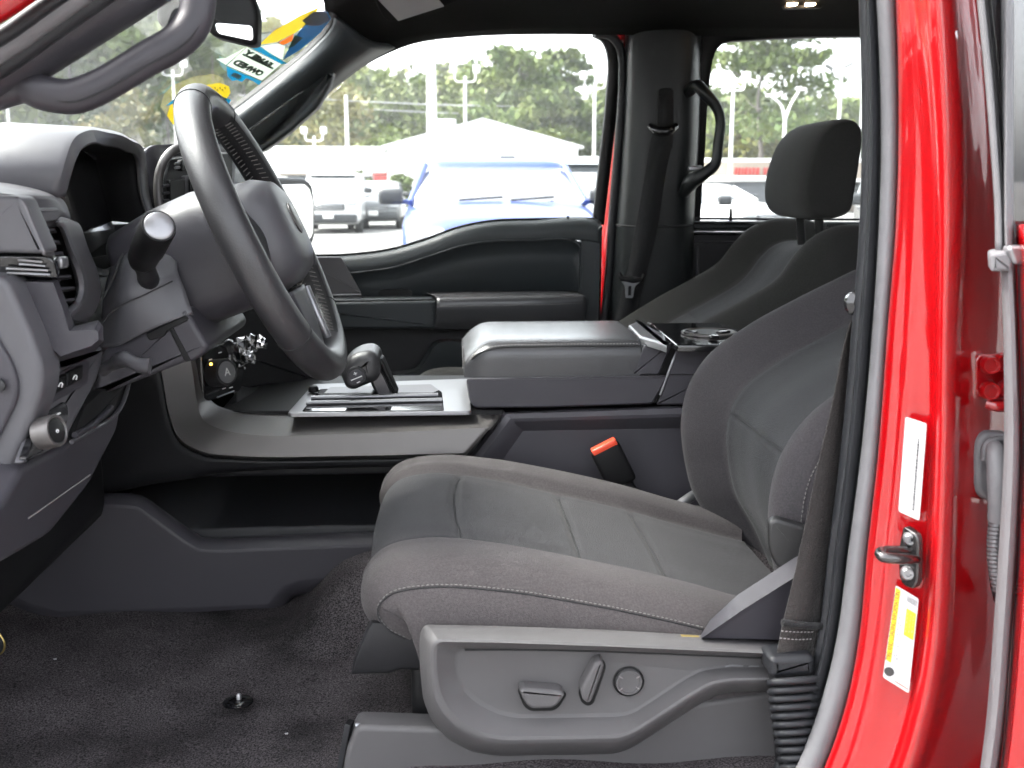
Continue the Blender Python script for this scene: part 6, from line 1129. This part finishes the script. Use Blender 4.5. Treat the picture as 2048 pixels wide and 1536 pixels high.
TREES = [(1065, 92, 74, 3.2, 'pine', 'leaf_pine', 'tall thin pine above the right slope of the gable'), (1140, 104, 78, 2.8, 'pine', 'leaf_pine', 'second tall pine near the rear edge of the front window'),
 (985, 140, 80, 4.2, 'broad', 'leaf_broad', 'rounded tree directly behind the gable peak'), (880, 138, 84, 4.5, 'broad', 'leaf_broad', 'broad tree behind the thick white pole'), (770, 165, 84, 4.5, 'broad', 'leaf_broad', 'leafy tree left of the thick white pole'),
 (1105, 190, 72, 3.6, 'pine', 'leaf_broad', 'light green pine behind the right eave of the gable'), (1180, 200, 76, 3.4, 'pine', 'leaf_pine', 'dark pine beside the rear lamp post of the front window'),
 (780, 262, 70, 2.4, 'broad', 'leaf_broad', 'pale rounded bush at the left foot of the gable'), (655, 180, 78, 4.0, 'broad', 'leaf_autumn', 'tree turning orange near the windscreen pillar'), (240, 205, 66, 4.2, 'broad', 'leaf_autumn', 'yellowing tree above the instrument hood'),
 (1530, 42, 60, 4.6, 'pine', 'leaf_pine', 'tallest dark pine filling the rear window'), (1440, 178, 70, 3.6, 'broad', 'leaf_broad', 'leafy tree beside the looped handle'), (1630, 190, 72, 3.6, 'broad', 'leaf_broad', 'leafy tree above the passenger headrest'), (1700, 205, 78, 3.4, 'pine', 'leaf_pine', 'dark pine behind the floodlight pole'),
 (1512, 232, 68, 2.6, 'broad', 'leaf_autumn', 'tan leaved tree below the tallest pine'), (1492, 284, 64, 1.6, 'broad', 'leaf_yellow', 'small yellow green bush above the strip mall roof'), (1410, 292, 64, 1.4, 'broad', 'leaf_yellow', 'small yellow bush left of the lamp post in the rear window'),
 (722, 346, 60, 0.9, 'broad', 'leaf_broad', 'small green bush left of the red shop front'), (806, 350, 56, 0.9, 'broad', 'leaf_broad', 'small tree just above the blue car mirror')]
for (x, yt, Y, w_, kind, m, lab) in TREES:
    sm_ = w_ < 3; zb_ = 0.0 if Y < 76 else hill_z(float(A(x, 300, Y)[0]), Y)
    tree(x, yt, Y, w_, kind, m, lab, n=900 if w_ < 1.5 else 3000 if kind == 'broad' else 3400, size=0.16 if w_ < 1.5 else 0.24, zbase=zb_, cat='bush' if 'bush' in lab else 'tree', name='bush' if 'bush' in lab else None)

# ================================================================== AIR: thin haze softening the far trees
hz = bpy.data.materials.new('haze'); hz.use_nodes = True; t = hz.node_tree; t.nodes.clear(); o_ = t.nodes.new('ShaderNodeOutputMaterial'); pv = t.nodes.new('ShaderNodeVolumePrincipled')
pv.inputs['Color'].default_value = (0.93, 0.95, 0.97, 1); pv.inputs['Density'].default_value = 0.0007; pv.inputs['Anisotropy'].default_value = 0.2; t.links.new(pv.outputs[0], o_.inputs['Volume']); MATS['haze'] = hz
hb_ = rbox('haze', (0, 100, 29), (900, 850, 62), 'haze', None, 0); hb_['kind'] = 'stuff'
